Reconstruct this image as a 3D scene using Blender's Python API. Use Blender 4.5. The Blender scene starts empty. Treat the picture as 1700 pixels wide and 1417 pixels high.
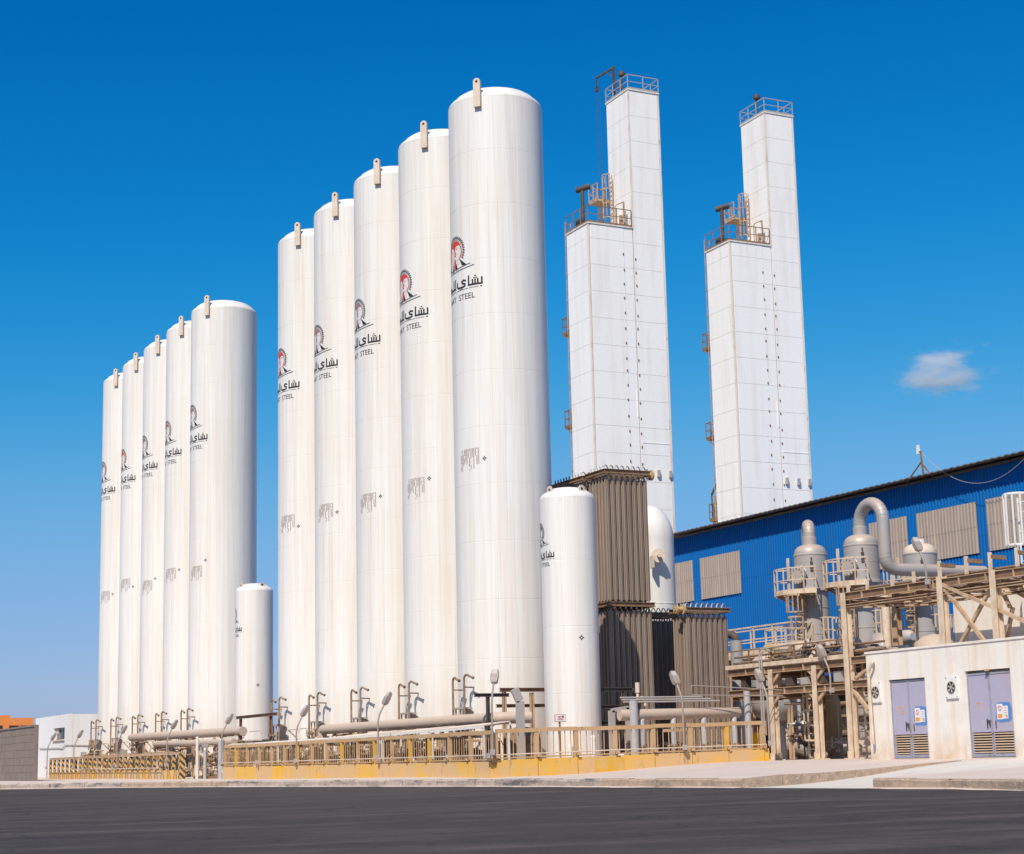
import bpy, math, random
from mathutils import Vector, Matrix
random.seed(7)
R = math.radians
sc = bpy.context.scene

# ------------------------------------------------------------------ camera
EYE = 0.6                                    # platform level is z = 0, the road lies lower
FPX, YAW, PITCH, ROLL, PPX, PPY = 2923.655, 0.460835, 0.171543, -0.022954, 850.0, 752.6
_f = Vector((math.sin(YAW) * math.cos(PITCH), math.cos(YAW) * math.cos(PITCH), math.sin(PITCH)))
_r = Vector((math.cos(YAW), -math.sin(YAW), 0.0))
_u = _r.cross(_f)
RIGHT = math.cos(ROLL) * _r + math.sin(ROLL) * _u
UP = -math.sin(ROLL) * _r + math.cos(ROLL) * _u
cam_d = bpy.data.cameras.new('camera')
cam = bpy.data.objects.new('camera', cam_d)
sc.collection.objects.link(cam)
cam.matrix_world = Matrix(((RIGHT.x, UP.x, -_f.x, 0), (RIGHT.y, UP.y, -_f.y, 0), (RIGHT.z, UP.z, -_f.z, EYE), (0, 0, 0, 1)))
cam_d.sensor_fit = 'HORIZONTAL'
cam_d.sensor_width = 36.0
cam_d.lens = FPX / 1700 * 36.0
cam_d.shift_y = (PPY - 708.5) / 1700
cam_d.clip_start = 0.1
cam_d.clip_end = 20000
sc.camera = cam

# ------------------------------------------------------------------ sky, sun, exposure
SUN_HEAD, SUN_EL = R(-133), R(48)            # heading measured from +Y towards +X
w = bpy.data.worlds.new('World'); sc.world = w; w.use_nodes = True
nt = w.node_tree; nt.nodes.clear()
sky = nt.nodes.new('ShaderNodeTexSky'); sky.sky_type = 'NISHITA'; sky.sun_disc = False
sky.sun_elevation = SUN_EL; sky.sun_rotation = SUN_HEAD
sky.altitude = 0; sky.air_density = 1.0; sky.dust_density = 0.6; sky.ozone_density = 3.0
dn = nt.nodes.new('ShaderNodeVectorMath'); dn.operation = 'SCALE'; dn.inputs['Scale'].default_value = 0.1
hs = nt.nodes.new('ShaderNodeRGBCurve')          # the deep polarised blue of the photograph, same grade over the whole sky
for ch, pts in zip(hs.mapping.curves, (((0, 0), (.13, .001), (.205, .022), (.328, .16), (.515, .315), (1, .8)), ((0, 0), (.202, .141), (.332, .283), (.485, .422), (.62, .47), (1, .8)), ((0, 0), (.362, .456), (.521, .655), (.62, .725), (1, .95)))):
    for i, (x, y) in enumerate(pts):
        if i == 0: ch.points[0].location = (x, y)
        elif i == len(pts) - 1: ch.points[-1].location = (x, y)
        else: ch.points.new(x, y)
hs.mapping.update()
up_ = nt.nodes.new('ShaderNodeVectorMath'); up_.operation = 'SCALE'; up_.inputs['Scale'].default_value = 10.0
bg = nt.nodes.new('ShaderNodeBackground'); bg.inputs['Strength'].default_value = 0.092
wo = nt.nodes.new('ShaderNodeOutputWorld')
nt.links.new(sky.outputs[0], dn.inputs[0]); nt.links.new(dn.outputs[0], hs.inputs['Color']); nt.links.new(hs.outputs[0], up_.inputs[0]); nt.links.new(up_.outputs[0], bg.inputs[0]); nt.links.new(bg.outputs[0], wo.inputs[0])
sd = bpy.data.lights.new('sun', 'SUN'); sd.energy = 4.7; sd.angle = R(0.53); sd.color = (1.0, 0.915, 0.785)
sun = bpy.data.objects.new('sun', sd); sc.collection.objects.link(sun)
_s = Vector((math.sin(SUN_HEAD) * math.cos(SUN_EL), math.cos(SUN_HEAD) * math.cos(SUN_EL), math.sin(SUN_EL)))
sun.rotation_euler = _s.to_track_quat('Z', 'Y').to_euler()
sc.view_settings.view_transform = 'Standard'; sc.view_settings.look = 'None'
sc.view_settings.exposure = 0.1; sc.view_settings.gamma = 1.0
sc.view_settings.use_curve_mapping = False
sc.cycles.volume_bounces = 6

# ------------------------------------------------------------------ helpers
def at(u, v, X=None, Y=None, Z=None):
    """Survey helper: where the sight line through a photo point meets a known plane of the site."""
    d = RIGHT * ((u - PPX) / FPX) - UP * ((v - PPY) / FPX) + _f
    k = X / d.x if X is not None else Y / d.y if Y is not None else (Z - EYE) / d.z
    return Vector((d.x * k, d.y * k, d.z * k + EYE))

COL = sc.collection
OFF = {}
class MB:
    def __init__(s): s.v = []; s.f = []; s.m = []; s.mi = 0
    def add(s, vs, fs):
        b = len(s.v); s.v += [tuple(p) for p in vs]
        for q in fs: s.f.append(tuple(b + i for i in q)); s.m.append(s.mi)
        return s
    def box(s, x0, x1, y0, y1, z0, z1):
        return s.add([(x0,y0,z0),(x1,y0,z0),(x1,y1,z0),(x0,y1,z0),(x0,y0,z1),(x1,y0,z1),(x1,y1,z1),(x0,y1,z1)],
                     [(0,3,2,1),(4,5,6,7),(0,1,5,4),(1,2,6,5),(2,3,7,6),(3,0,4,7)])
    def obox(s, c, ax, ay, az):
        c, ax, ay, az = Vector(c), Vector(ax), Vector(ay), Vector(az)
        P = [c + i * ax + j * ay + k * az for k in (-1, 1) for i, j in ((-1,-1),(1,-1),(1,1),(-1,1))]
        return s.add(P, [(0,3,2,1),(4,5,6,7),(0,1,5,4),(1,2,6,5),(2,3,7,6),(3,0,4,7)])
    def bar(s, p0, p1, wd, ht, up=(0,0,1)):
        p0, p1 = Vector(p0), Vector(p1); d = p1 - p0; L = d.length / 2; d.normalize()
        up = Vector(up)
        if abs(d.dot(up)) > .95: up = Vector((1,0,0)) if abs(d.x) < .9 else Vector((0,1,0))
        sd_ = d.cross(up).normalized(); u2 = sd_.cross(d)
        return s.obox((p0 + p1) / 2, d * L, sd_ * (wd / 2), u2 * (ht / 2))
    def ibeam(s, p0, p1, wd, ht, t=.02, up=(0,0,1)):
        p0, p1 = Vector(p0), Vector(p1); d = p1 - p0; L = d.length / 2; d.normalize(); up = Vector(up)
        if abs(d.dot(up)) > .95: up = Vector((1,0,0))
        sd_ = d.cross(up).normalized(); u2 = sd_.cross(d); c = (p0 + p1) / 2
        s.obox(c + u2 * (ht / 2 - t / 2), d * L, sd_ * (wd / 2), u2 * (t / 2))
        s.obox(c - u2 * (ht / 2 - t / 2), d * L, sd_ * (wd / 2), u2 * (t / 2))
        return s.obox(c, d * L, sd_ * (t / 2), u2 * (ht / 2 - t))
    def tube(s, pts, r, n=10, caps=True, rs=None):
        pts = [Vector(p) for p in pts]; b = len(s.v); prev = None; N = len(pts)
        for i, p in enumerate(pts):
            t = (pts[min(i + 1, N - 1)] - pts[max(i - 1, 0)]).normalized()
            if prev is None:
                a = Vector((0,0,1)) if abs(t.z) < .9 else Vector((1,0,0)); n1 = t.cross(a).normalized()
            else:
                n1 = (prev - t * prev.dot(t)).normalized()
            prev = n1; n2 = t.cross(n1); rr = rs[i] if rs else r
            for k in range(n):
                an = 2 * math.pi * k / n; s.v.append(tuple(p + (n1 * math.cos(an) + n2 * math.sin(an)) * rr))
        for i in range(N - 1):
            for k in range(n):
                s.f.append((b + i*n + k, b + i*n + (k+1) % n, b + (i+1)*n + (k+1) % n, b + (i+1)*n + k)); s.m.append(s.mi)
        if caps:
            s.f.append(tuple(b + k for k in reversed(range(n)))); s.m.append(s.mi)
            s.f.append(tuple(b + (N-1)*n + k for k in range(n))); s.m.append(s.mi)
        return s
    def cyl(s, p0, p1, r, n=12): return s.tube([p0, p1], r, n)
    def lathe(s, prof, n=24, c=(0,0,0), a0=0, a1=2*math.pi):
        b = len(s.v); full = abs(a1 - a0 - 2*math.pi) < 1e-6; m = n if full else n + 1
        for (r, z) in prof:
            for k in range(m):
                a = a0 + (a1 - a0) * k / n; s.v.append((c[0] + r*math.cos(a), c[1] + r*math.sin(a), c[2] + z))
        for i in range(len(prof) - 1):
            for k in range(n):
                k2 = (k + 1) % m
                s.f.append((b + i*m + k, b + i*m + k2, b + (i+1)*m + k2, b + (i+1)*m + k)); s.m.append(s.mi)
        return s
    def build(s, name, mat, parent=None, smooth=40, off=None):
        o = off if off is not None else (OFF.get(parent.name, (0,0,0)) if parent else (0,0,0))
        me = bpy.data.meshes.new(name)
        me.from_pydata([(x - o[0], y - o[1], z - o[2]) for x, y, z in s.v], [], s.f)
        for m_ in (mat if isinstance(mat, (list, tuple)) else [mat]): me.materials.append(M[m_])
        if max(s.m, default=0): me.polygons.foreach_set('material_index', s.m)
        if smooth:
            me.polygons.foreach_set('use_smooth', [True] * len(me.polygons)); me.set_sharp_from_angle(angle=R(smooth))
        me.update()
        return put(name, me, parent)

def put(name, me, parent=None, loc=None, rz=0):
    ob = bpy.data.objects.new(name, me); COL.objects.link(ob)
    if parent:
        ob.parent = parent; OFF[ob.name] = OFF.get(parent.name, (0,0,0))
        if loc is not None: o = OFF[ob.name]; ob.location = (loc[0]-o[0], loc[1]-o[1], loc[2]-o[2])
    elif loc is not None: ob.location = loc
    ob.rotation_euler.z = rz
    return ob
def tag(o, label=None, cat=None, group=None, kind=None):
    if label: o['label'] = label
    if cat: o['category'] = cat
    if group: o['group'] = group
    if kind: o['kind'] = kind
    return o
def thing(name, label, cat, loc=(0,0,0), group=None):
    o = bpy.data.objects.new(name, None); COL.objects.link(o); o.location = loc; o.empty_display_size = .3
    OFF[o.name] = tuple(loc); return tag(o, label, cat, group)
def copy_tree(o, loc=None, parent=None):
    c = o.copy(); COL.objects.link(c); c.parent = parent
    OFF[c.name] = tuple(loc) if loc is not None else OFF[parent.name]
    if loc is not None: c.location = loc
    for ch in list(o.children): copy_tree(ch, None, c)
    return c
def fillet(pts, r, k=5):
    pts = [Vector(p) for p in pts]; out = [pts[0]]
    for i in range(1, len(pts) - 1):
        a, p, b = pts[i-1], pts[i], pts[i+1]
        da, db = (a - p), (b - p); rr = min(r, da.length * .49, db.length * .49)
        s_, e_ = p + da.normalized() * rr, p + db.normalized() * rr
        for j in range(k + 1):
            t = j / k; out.append(s_ * (1-t)**2 + p * 2*t*(1-t) + e_ * t*t)
    out.append(pts[-1]); return out
def arc(c, e1, e2, r, a0, a1, k=10):
    c, e1, e2 = Vector(c), Vector(e1), Vector(e2)
    return [c + e1 * (r * math.cos(a0 + (a1-a0)*i/k)) + e2 * (r * math.sin(a0 + (a1-a0)*i/k)) for i in range(k + 1)]
def sstep(a, b, x):
    t = min(1, max(0, (x - a) / (b - a))); return t * t * (3 - 2 * t)

# ------------------------------------------------------------------ materials
M = {}
def new_mat(name):
    m = bpy.data.materials.new(name); m.use_nodes = True; M[name] = m
    n = m.node_tree.nodes; return m, n, m.node_tree.links, n['Principled BSDF']
def pos_noise(n, l, scale=(1,1,1), s=1.0, det=4, rough=.6):
    g = n.new('ShaderNodeNewGeometry'); mp = n.new('ShaderNodeMapping'); mp.inputs['Scale'].default_value = scale
    t = n.new('ShaderNodeTexNoise'); t.inputs['Scale'].default_value = s; t.inputs['Detail'].default_value = det; t.inputs['Roughness'].default_value = rough
    l.new(g.outputs['Position'], mp.inputs[0]); l.new(mp.outputs[0], t.inputs['Vector']); return t.outputs['Fac']
def ramp(n, l, src, a, b, c0=0, c1=1):
    r = n.new('ShaderNodeMapRange'); r.inputs['From Min'].default_value = a; r.inputs['From Max'].default_value = b
    r.inputs['To Min'].default_value = c0; r.inputs['To Max'].default_value = c1; l.new(src, r.inputs['Value']); return r.outputs[0]
def mix(n, l, fac, ca, cb):
    x = n.new('ShaderNodeMix'); x.data_type = 'RGBA'
    for sock, v in ((x.inputs[0], fac), (x.inputs[6], ca), (x.inputs[7], cb)):
        if isinstance(v, (int, float)): sock.default_value = v
        elif isinstance(v, (tuple, list)): sock.default_value = (*v, 1)
        else: l.new(v, sock)
    return x.outputs[2]
def bump(n, l, src, b, strength=.2, dist=.02):
    x = n.new('ShaderNodeBump'); x.inputs['Strength'].default_value = strength; x.inputs['Distance'].default_value = dist
    l.new(src, x.inputs['Height']); l.new(x.outputs[0], b.inputs['Normal'])
def mat(name, col, dirt=None, amt=.5, scale=(1,1,1), s=1.5, lo=.4, hi=.75, rough=.6, metal=0.0, spots=None, spot_lo=.66, bmp=0, bs=30, spec=.4, top=None):
    m, n, l, b = new_mat(name)
    c = col
    fine = pos_noise(n, l, (1,1,1), 9, 3)
    c = mix(n, l, ramp(n, l, fine, .3, .7, 0, .35), c, tuple(x * .82 for x in col))
    if dirt: c = mix(n, l, ramp(n, l, pos_noise(n, l, scale, s, 5), lo, hi, 0, amt), c, dirt)
    if spots: c = mix(n, l, ramp(n, l, pos_noise(n, l, (1.3,1.3,.35), 2.2, 6, .7), spot_lo, spot_lo + .07, 0, .8), c, spots)
    if top:                                     # wind-blown dust settled on upward faces
        g = n.new('ShaderNodeNewGeometry'); sx_ = n.new('ShaderNodeSeparateXYZ'); l.new(g.outputs['Normal'], sx_.inputs[0])
        dz = ramp(n, l, sx_.outputs['Z'], .05, .75, 0, .85); nz = ramp(n, l, pos_noise(n, l, (1,1,1), 3, 5), .3, .6, .55, 1)
        ml_ = n.new('ShaderNodeMath'); ml_.operation = 'MULTIPLY'; l.new(dz, ml_.inputs[0]); l.new(nz, ml_.inputs[1]); c = mix(n, l, ml_.outputs[0], c, top)
    if isinstance(c, tuple): b.inputs['Base Color'].default_value = (*c, 1)
    else: l.new(c, b.inputs['Base Color'])
    b.inputs['Roughness'].default_value = rough; b.inputs['Metallic'].default_value = metal
    b.inputs['Specular IOR Level'].default_value = spec
    if bmp: bump(n, l, pos_noise(n, l, (1,1,1), bs, 4), b, bmp)
    return m
DUST = (.55, .42, .31); RUST = (.24, .10, .04)
# tank paint: white enamel with vertical dust runs and a few rusty tears
m, n, l, b = new_mat('tank_white')
c = mix(n, l, ramp(n, l, pos_noise(n, l, (2.6,2.6,.07), 1.6, 5), .42, .8, 0, .55), (.765,.745,.71), (.60,.50,.41))
c = mix(n, l, ramp(n, l, pos_noise(n, l, (7,7,.12), 2.2, 4), .52, .82, 0, .34), c, (.52,.45,.39))
c = mix(n, l, ramp(n, l, pos_noise(n, l, (1,1,1), .35, 3), .45, .75, 0, .22), c, (.72,.60,.47))
g = n.new('ShaderNodeNewGeometry'); sx_ = n.new('ShaderNodeSeparateXYZ'); l.new(g.outputs['Position'], sx_.inputs[0])   # splash and blown sand round the foot
foot = ramp(n, l, sx_.outputs['Z'], .3, 4.5, .8, 0); ft = n.new('ShaderNodeMath'); ft.operation = 'MULTIPLY'; l.new(foot, ft.inputs[0]); l.new(ramp(n, l, pos_noise(n, l, (3,3,.25), 1.2, 5), .35, .7), ft.inputs[1])
c = mix(n, l, ft.outputs[0], c, (.62,.47,.34))
c = mix(n, l, ramp(n, l, pos_noise(n, l, (14,14,.10), 1.5, 3), .58, .72, 0, .36), c, (.46,.37,.30))
c = mix(n, l, ramp(n, l, pos_noise(n, l, (2.2,2.2,.5), 2.4, 6, .75), .69, .76, 0, .65), c, (.42,.25,.14))
l.new(c, b.inputs['Base Color']); b.inputs['Roughness'].default_value = .42; b.inputs['Specular IOR Level'].default_value = .35
bump(n, l, pos_noise(n, l, (1,1,.6), 1.4, 2), b, .05, .05)
mat('tower_white', (.90,.875,.84), (.66,.58,.50), .5, (1.6,1.6,.12), 1.2, .48, .8, .5, spots=(.55,.34,.2), spot_lo=.69)
mat('tower_joint', (.76,.70,.64), (.55,.42,.32), .6, (2,2,.3), 1.6, .45, .7, .6)
mat('tower_edge', (.76,.70,.61), (.45,.27,.15), .6, (2,2,.5), 2.2, .52, .7, .6)
mat('cream_lug', (.68,.57,.46), (.5,.36,.24), .5, (2,2,1), 2, .45, .7, .55)
mat('cream_steel', (.53,.375,.24), (.29,.17,.095), .8, (1.5,1.5,1), 2.2, .42, .7, .65, spots=RUST, spot_lo=.68)
mat('pale_steel', (.68,.55,.41), (.42,.27,.16), .7, (1.5,1.5,.8), 2.4, .45, .7, .6, spots=RUST, spot_lo=.7)
mat('brown_steel', (.27,.17,.10), (.14,.08,.05), .7, (1,1,1), 3, .4, .65, .75, spots=(.45,.33,.22), spot_lo=.64)
mat('web_steel', (.24,.145,.085), (.14,.08,.045), .7, (1,1,1), 2.5, .4, .65, .7, spots=(.5,.38,.26), spot_lo=.66)  # beam webs: rust plus the flanges' shade put into the colour
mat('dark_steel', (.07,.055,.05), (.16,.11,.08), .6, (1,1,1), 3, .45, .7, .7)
mat('galvanised', (.46,.44,.42), (.55,.43,.33), .6, (1,1,1), 1.5, .4, .7, .5, .25)
mat('insulation', (.37,.365,.37), (.46,.37,.30), .7, (1,1,.6), 1.2, .4, .7, .5, .15, top=(.52,.40,.31), spots=(.22,.16,.12), spot_lo=.74)
mat('pipe_dusty', (.46,.37,.30), (.54,.40,.29), .8, (1,1,1), 1.4, .4, .7, .6, .0, top=(.52,.40,.30), spots=(.25,.17,.12), spot_lo=.72)
mat('pipe_grey', (.40,.40,.42), (.50,.42,.35), .5, (1,1,1), 2, .45, .7, .55, .05, top=(.52,.42,.34))
mat('fin_metal', (.335,.26,.21), (.19,.135,.10), .6, (3,3,.2), 1.3, .42, .7, .5, .35)
mat('ochre_fence', (.50,.31,.145), (.52,.36,.22), .9, (1,1,1), .8, .38, .62, .7, spots=(.18,.085,.035), spot_lo=.62)
mat('ochre_bright', (.66,.37,.045), (.60,.42,.22), .6, (1,1,1), 2, .5, .72, .7, spots=(.22,.11,.04), spot_lo=.68)
m, n, l, b = new_mat('ochre_wall')
c = mix(n, l, ramp(n, l, pos_noise(n, l, (1,1,1), .42, 4), .46, .62), (.62,.40,.19), (.74,.41,.025))
c = mix(n, l, ramp(n, l, pos_noise(n, l, (1,1,1), 1.1, 6, .7), .52, .75, 0, .7), c, (.60,.40,.24))
c = mix(n, l, ramp(n, l, pos_noise(n, l, (1.8,1.8,.5), 2.0, 7, .78), .58, .70, 0, .8), c, (.20,.125,.08))
l.new(c, b.inputs['Base Color']); b.inputs['Roughness'].default_value = .75
bump(n, l, pos_noise(n, l, (1,1,1), 18, 5), b, .25)
m, n, l, b = new_mat('hut_plaster')
c = mix(n, l, ramp(n, l, pos_noise(n, l, (1,1,1), 9, 3), .3, .7, 0, .35), (.78,.735,.67), (.70,.65,.58))
c = mix(n, l, ramp(n, l, pos_noise(n, l, (2.2,2.2,.13), 1.3, 5), .48, .74, 0, .7), c, (.66,.47,.31))
c = mix(n, l, ramp(n, l, pos_noise(n, l, (1,1,1), .9, 6, .7), .5, .72, 0, .4), c, (.60,.50,.42))
g = n.new('ShaderNodeNewGeometry'); sx_ = n.new('ShaderNodeSeparateXYZ'); l.new(g.outputs['Position'], sx_.inputs[0])
ft = n.new('ShaderNodeMath'); ft.operation = 'MULTIPLY'; l.new(ramp(n, l, sx_.outputs['Z'], .3, 1.1, .95, 0), ft.inputs[0]); l.new(ramp(n, l, pos_noise(n, l, (1.5,1.5,.8), 2.2, 5), .3, .6), ft.inputs[1])
c = mix(n, l, ft.outputs[0], c, (.60,.42,.27))
l.new(c, b.inputs['Base Color']); b.inputs['Roughness'].default_value = .85
bump(n, l, pos_noise(n, l, (1,1,1), 14, 5), b, .18)
mat('hut_left_plaster', (.76,.75,.74), (.6,.52,.45), .5, (1,1,.3), .9, .5, .75, .8)
mat('brown_block', (.19,.155,.135), (.26,.2,.17), .6, (1,1,1), 1.5, .4, .7, .85, bmp=.3, bs=8)
mat('orange_render', (.68,.22,.05), (.6,.28,.12), .5, (1,1,1), .8, .45, .7, .8)
mat('window_dark', (.03,.03,.035), rough=.15, spec=.6)
mat('blue_sheet', (.001,.128,.43), (.012,.115,.33), .8, (1,1.6,.10), .8, .42, .66, .6, spec=.12, spots=(.05,.13,.28), spot_lo=.66)
mat('roof_sheet', (.10,.08,.07), (.25,.2,.16), .5, (1,1,1), 1.5, .4, .7, .6)
mat('grp_panel', (.33,.27,.235), (.46,.37,.30), .7, (.3,2.5,.25), 1.4, .4, .7, .55)
mat('door_lilac', (.40,.375,.48), (.43,.34,.38), .7, (1,1,1), .8, .42, .68, .55, spots=(.2,.14,.12), spot_lo=.76)
mat('door_frame', (.30,.31,.38), (.2,.15,.12), .6, (1,1,1), 3, .5, .7, .6)
mat('louvre', (.62,.46,.32), (.45,.32,.22), .5, (1,1,1), 3, .4, .7, .6)
mat('patch_blue', (.10,.23,.52), rough=.6)
mat('ink', (.018,.018,.026), rough=.6); mat('ink_soft', (.36,.28,.24), rough=.7)
mat('emblem_red', (.70,.055,.02), rough=.5); mat('emblem_mauve', (.34,.19,.185), rough=.6); mat('emblem_brown', (.30,.19,.155), rough=.6)
mat('emblem_dark', (.10,.085,.09), rough=.6)
mat('sign_white', (.80,.78,.76), (.62,.52,.44), .4, (1,1,1), 3, .5, .7, .5); mat('sign_red', (.55,.07,.12), rough=.5); mat('sign_orange', (.75,.30,.05), rough=.5)
mat('spray_orange', (.72,.33,.06), rough=.7)
mat('lamp_grey', (.30,.26,.235), (.42,.33,.26), .6, (1,1,1), 4, .4, .7, .5); mat('lamp_pole', (.34,.29,.26), (.30,.20,.14), .6, (1,1,1), 3, .45, .7, .5, .1)
mat('lens', (.5,.46,.41), rough=.25)
mat('white_paint', (.78,.76,.72), (.6,.48,.38), .5, (1.5,1.5,.6), 2.5, .5, .75, .5)
mat('canopy_sheet', (.72,.62,.52), (.62,.46,.34), .6, (1,1,1), 1.4, .42, .7, .6)
mat('safety_yellow', (.78,.46,.02), (.6,.35,.1), .4, (1,1,1), 3, .5, .7, .5)
mat('valve_brown', (.22,.145,.095), (.38,.27,.18), .7, (1,1,1), 5, .4, .65, .65, spots=(.10,.06,.04), spot_lo=.62)
mat('black', (.012,.011,.011), rough=.7)
mat('blue_paint', (.02,.10,.36), rough=.5)
mat('cone_tan', (.52,.36,.19), (.38,.25,.12), .6, (1,1,.5), 1.4, .4, .7, .65)
mat('concrete_dusty', (.60,.49,.42), (.50,.42,.37), .6, (1,1,1), .5, .4, .68, .9, bmp=.12, bs=12)
mat('ramp_concrete', (.60,.55,.49), (.47,.43,.39), .6, (.5,1.5,1), .8, .45, .7, .9, bmp=.1, bs=12)
m, n, l, b = new_mat('kerb_stone')
c = mix(n, l, ramp(n, l, pos_noise(n, l, (1,1,1), 2.5, 6, .75), .42, .6), (.50,.40,.33), (.36,.29,.25))
c = mix(n, l, ramp(n, l, pos_noise(n, l, (1,.25,2), 1.6, 6, .75), .5, .6, 0, .9), c, (.11,.105,.115))
c = mix(n, l, ramp(n, l, pos_noise(n, l, (1,1,1), 7, 5, .7), .58, .66, 0, .7), c, (.62,.56,.5))
l.new(c, b.inputs['Base Color']); b.inputs['Roughness'].default_value = .9
bump(n, l, pos_noise(n, l, (1,1,1), 11, 6, .75), b, .9, .05)
m, n, l, b = new_mat('kerb_tan')
c = mix(n, l, ramp(n, l, pos_noise(n, l, (1,1,1), 3, 6, .75), .4, .62), (.48,.35,.25), (.33,.25,.19))
c = mix(n, l, ramp(n, l, pos_noise(n, l, (1,1,1), 8, 5, .7), .6, .66, 0, .7), c, (.60,.52,.45))
l.new(c, b.inputs['Base Color']); b.inputs['Roughness'].default_value = .9
bump(n, l, pos_noise(n, l, (1,1,1), 11, 6, .75), b, .9, .05)
# asphalt: dark binder, dusty tyre streaks along the road
m, n, l, b = new_mat('asphalt')
c = mix(n, l, ramp(n, l, pos_noise(n, l, (1,1,1), 22, 5, .8), .3, .72), (.029,.0225,.0205), (.060,.0475,.043))
g = n.new('ShaderNodeNewGeometry'); mp = n.new('ShaderNodeMapping'); mp.inputs['Rotation'].default_value = (0, 0, R(27)); mp.inputs['Scale'].default_value = (.22, .8, 1)
t = n.new('ShaderNodeTexNoise'); t.inputs['Scale'].default_value = 1.3; t.inputs['Detail'].default_value = 6; t.inputs['Roughness'].default_value = .62
l.new(g.outputs['Position'], mp.inputs[0]); l.new(mp.outputs[0], t.inputs['Vector'])
c = mix(n, l, ramp(n, l, t.outputs['Fac'], .47, .68, 0, .8), c, (.098,.079,.071))
c = mix(n, l, ramp(n, l, pos_noise(n, l, (1,1,1), .16, 4), .45, .7, 0, .3), c, (.062,.05,.047))
c = mix(n, l, ramp(n, l, pos_noise(n, l, (1,1,1), 1.7, 7, .75), .5, .8, 0, .5), c, (.10,.082,.075))
c = mix(n, l, ramp(n, l, pos_noise(n, l, (1,1,1), 6, 6, .8), .56, .75, 0, .7), c, (.022,.019,.019))
vr = n.new('ShaderNodeTexVoronoi'); vr.feature = 'DISTANCE_TO_EDGE'; vr.inputs['Scale'].default_value = .16
g2 = n.new('ShaderNodeNewGeometry'); wn = n.new('ShaderNodeTexNoise'); wn.inputs['Scale'].default_value = .8; wn.inputs['Detail'].default_value = 5; l.new(g2.outputs['Position'], wn.inputs['Vector'])
vm = n.new('ShaderNodeVectorMath'); vm.operation = 'MULTIPLY_ADD'; vm.inputs[1].default_value = (1.6,1.6,1.6); l.new(wn.outputs['Color'], vm.inputs[0]); l.new(g2.outputs['Position'], vm.inputs[2]); l.new(vm.outputs[0], vr.inputs['Vector'])
c = mix(n, l, ramp(n, l, vr.outputs['Distance'], .003, .008, .4, 0), c, (.012,.010,.010))      # old cracks
c = mix(n, l, ramp(n, l, pos_noise(n, l, (1,1,1), .55, 5, .7), .60, .68, 0, .55), c, (.028,.023,.022))   # oil and bitumen patches
l.new(c, b.inputs['Base Color']); b.inputs['Roughness'].default_value = .82; b.inputs['Specular IOR Level'].default_value = .25
bump(n, l, pos_noise(n, l, (1,1,1), 60, 3), b, .5, .01)
# hazard stripes wound round a post
m, n, l, b = new_mat('hazard')
tc = n.new('ShaderNodeNewGeometry'); sx = n.new('ShaderNodeSeparateXYZ'); l.new(tc.outputs['Position'], sx.inputs[0])
ad = n.new('ShaderNodeMath'); ad.operation = 'ADD'; l.new(sx.outputs['Y'], ad.inputs[0]); l.new(sx.outputs['Z'], ad.inputs[1])
ad2 = n.new('ShaderNodeMath'); ad2.operation = 'ADD'; l.new(ad.outputs[0], ad2.inputs[0]); l.new(sx.outputs['X'], ad2.inputs[1])
ml = n.new('ShaderNodeMath'); ml.operation = 'MULTIPLY'; ml.inputs[1].default_value = 3.2; l.new(ad2.outputs[0], ml.inputs[0])
fr = n.new('ShaderNodeMath'); fr.operation = 'FRACT'; l.new(ml.outputs[0], fr.inputs[0])
gt = n.new('ShaderNodeMath'); gt.operation = 'GREATER_THAN'; gt.inputs[1].default_value = .52; l.new(fr.outputs[0], gt.inputs[0])
c = mix(n, l, gt.outputs[0], (.60,.36,.10), (.045,.04,.042))
c = mix(n, l, ramp(n, l, pos_noise(n, l, (1,1,1), 5, 5), .5, .75, 0, .6), c, (.48,.33,.2))
l.new(c, b.inputs['Base Color']); b.inputs['Roughness'].default_value = .7

# ================================================================== the setting
ROADZ = -0.22
KERB = [(10.0, 95.0), (14.64, 81.16), (18.19, 73.86), (20.58, 66.71), (22.1, 58.83), (23.48, 48.96), (23.75, 42.76), (24.16, 36.46)]
KERB2 = [(24.43, 31.78), (24.42, 29.26), (23.73, 26.27), (22.0, 21.0), (18.0, 14.0)]
def kx(y):
    P = KERB + KERB2
    for (xa, ya), (xb, yb) in zip(P, P[1:]):
        if ya >= y >= yb: return xa + (xb - xa) * (ya - y) / (ya - yb)
    return P[0][0] - (y - P[0][1]) * .34 if y > P[0][1] else P[-1][0]
def ground(x, y):
    return -.015 + .07 * sstep(0, 1.2, x - kx(y)) * sstep(75, 55, y) + .28 * sstep(25.5, 33, x)
mb = MB(); mb.add([(-4000,-4000,ROADZ),(4000,-4000,ROADZ),(4000,4000,ROADZ),(-4000,4000,ROADZ)], [(0,1,2,3)])
tag(mb.build('road', 'asphalt', smooth=0), 'dark dusty asphalt road running past the tank yard', kind='structure')
def sheet(ys, xs, zf, nm, mt, lab):
    mb = MB(); nx = len(xs)
    vs = [(kx(y) + dx, y, zf(kx(y) + dx, y)) for y in ys for dx in xs]
    fs = [(i*nx + j, i*nx + j + 1, (i+1)*nx + j + 1, (i+1)*nx + j) for i in range(len(ys) - 1) for j in range(nx - 1)]
    mb.add(vs, fs); return tag(mb.build(nm, mt, smooth=60), lab, kind='structure')
DXS = [.10, .4, .8, 1.2, 1.8, 2.6, 3.5, 4.5, 5.5, 6.5, 7.5, 8.5, 10, 13, 20, 40, 110]
pav = sheet([36.46 + i * (240 - 36.46) / 60 for i in range(61)], DXS, ground, 'pavement', 'concrete_dusty', 'pale dusty concrete platform under the tanks')
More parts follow.
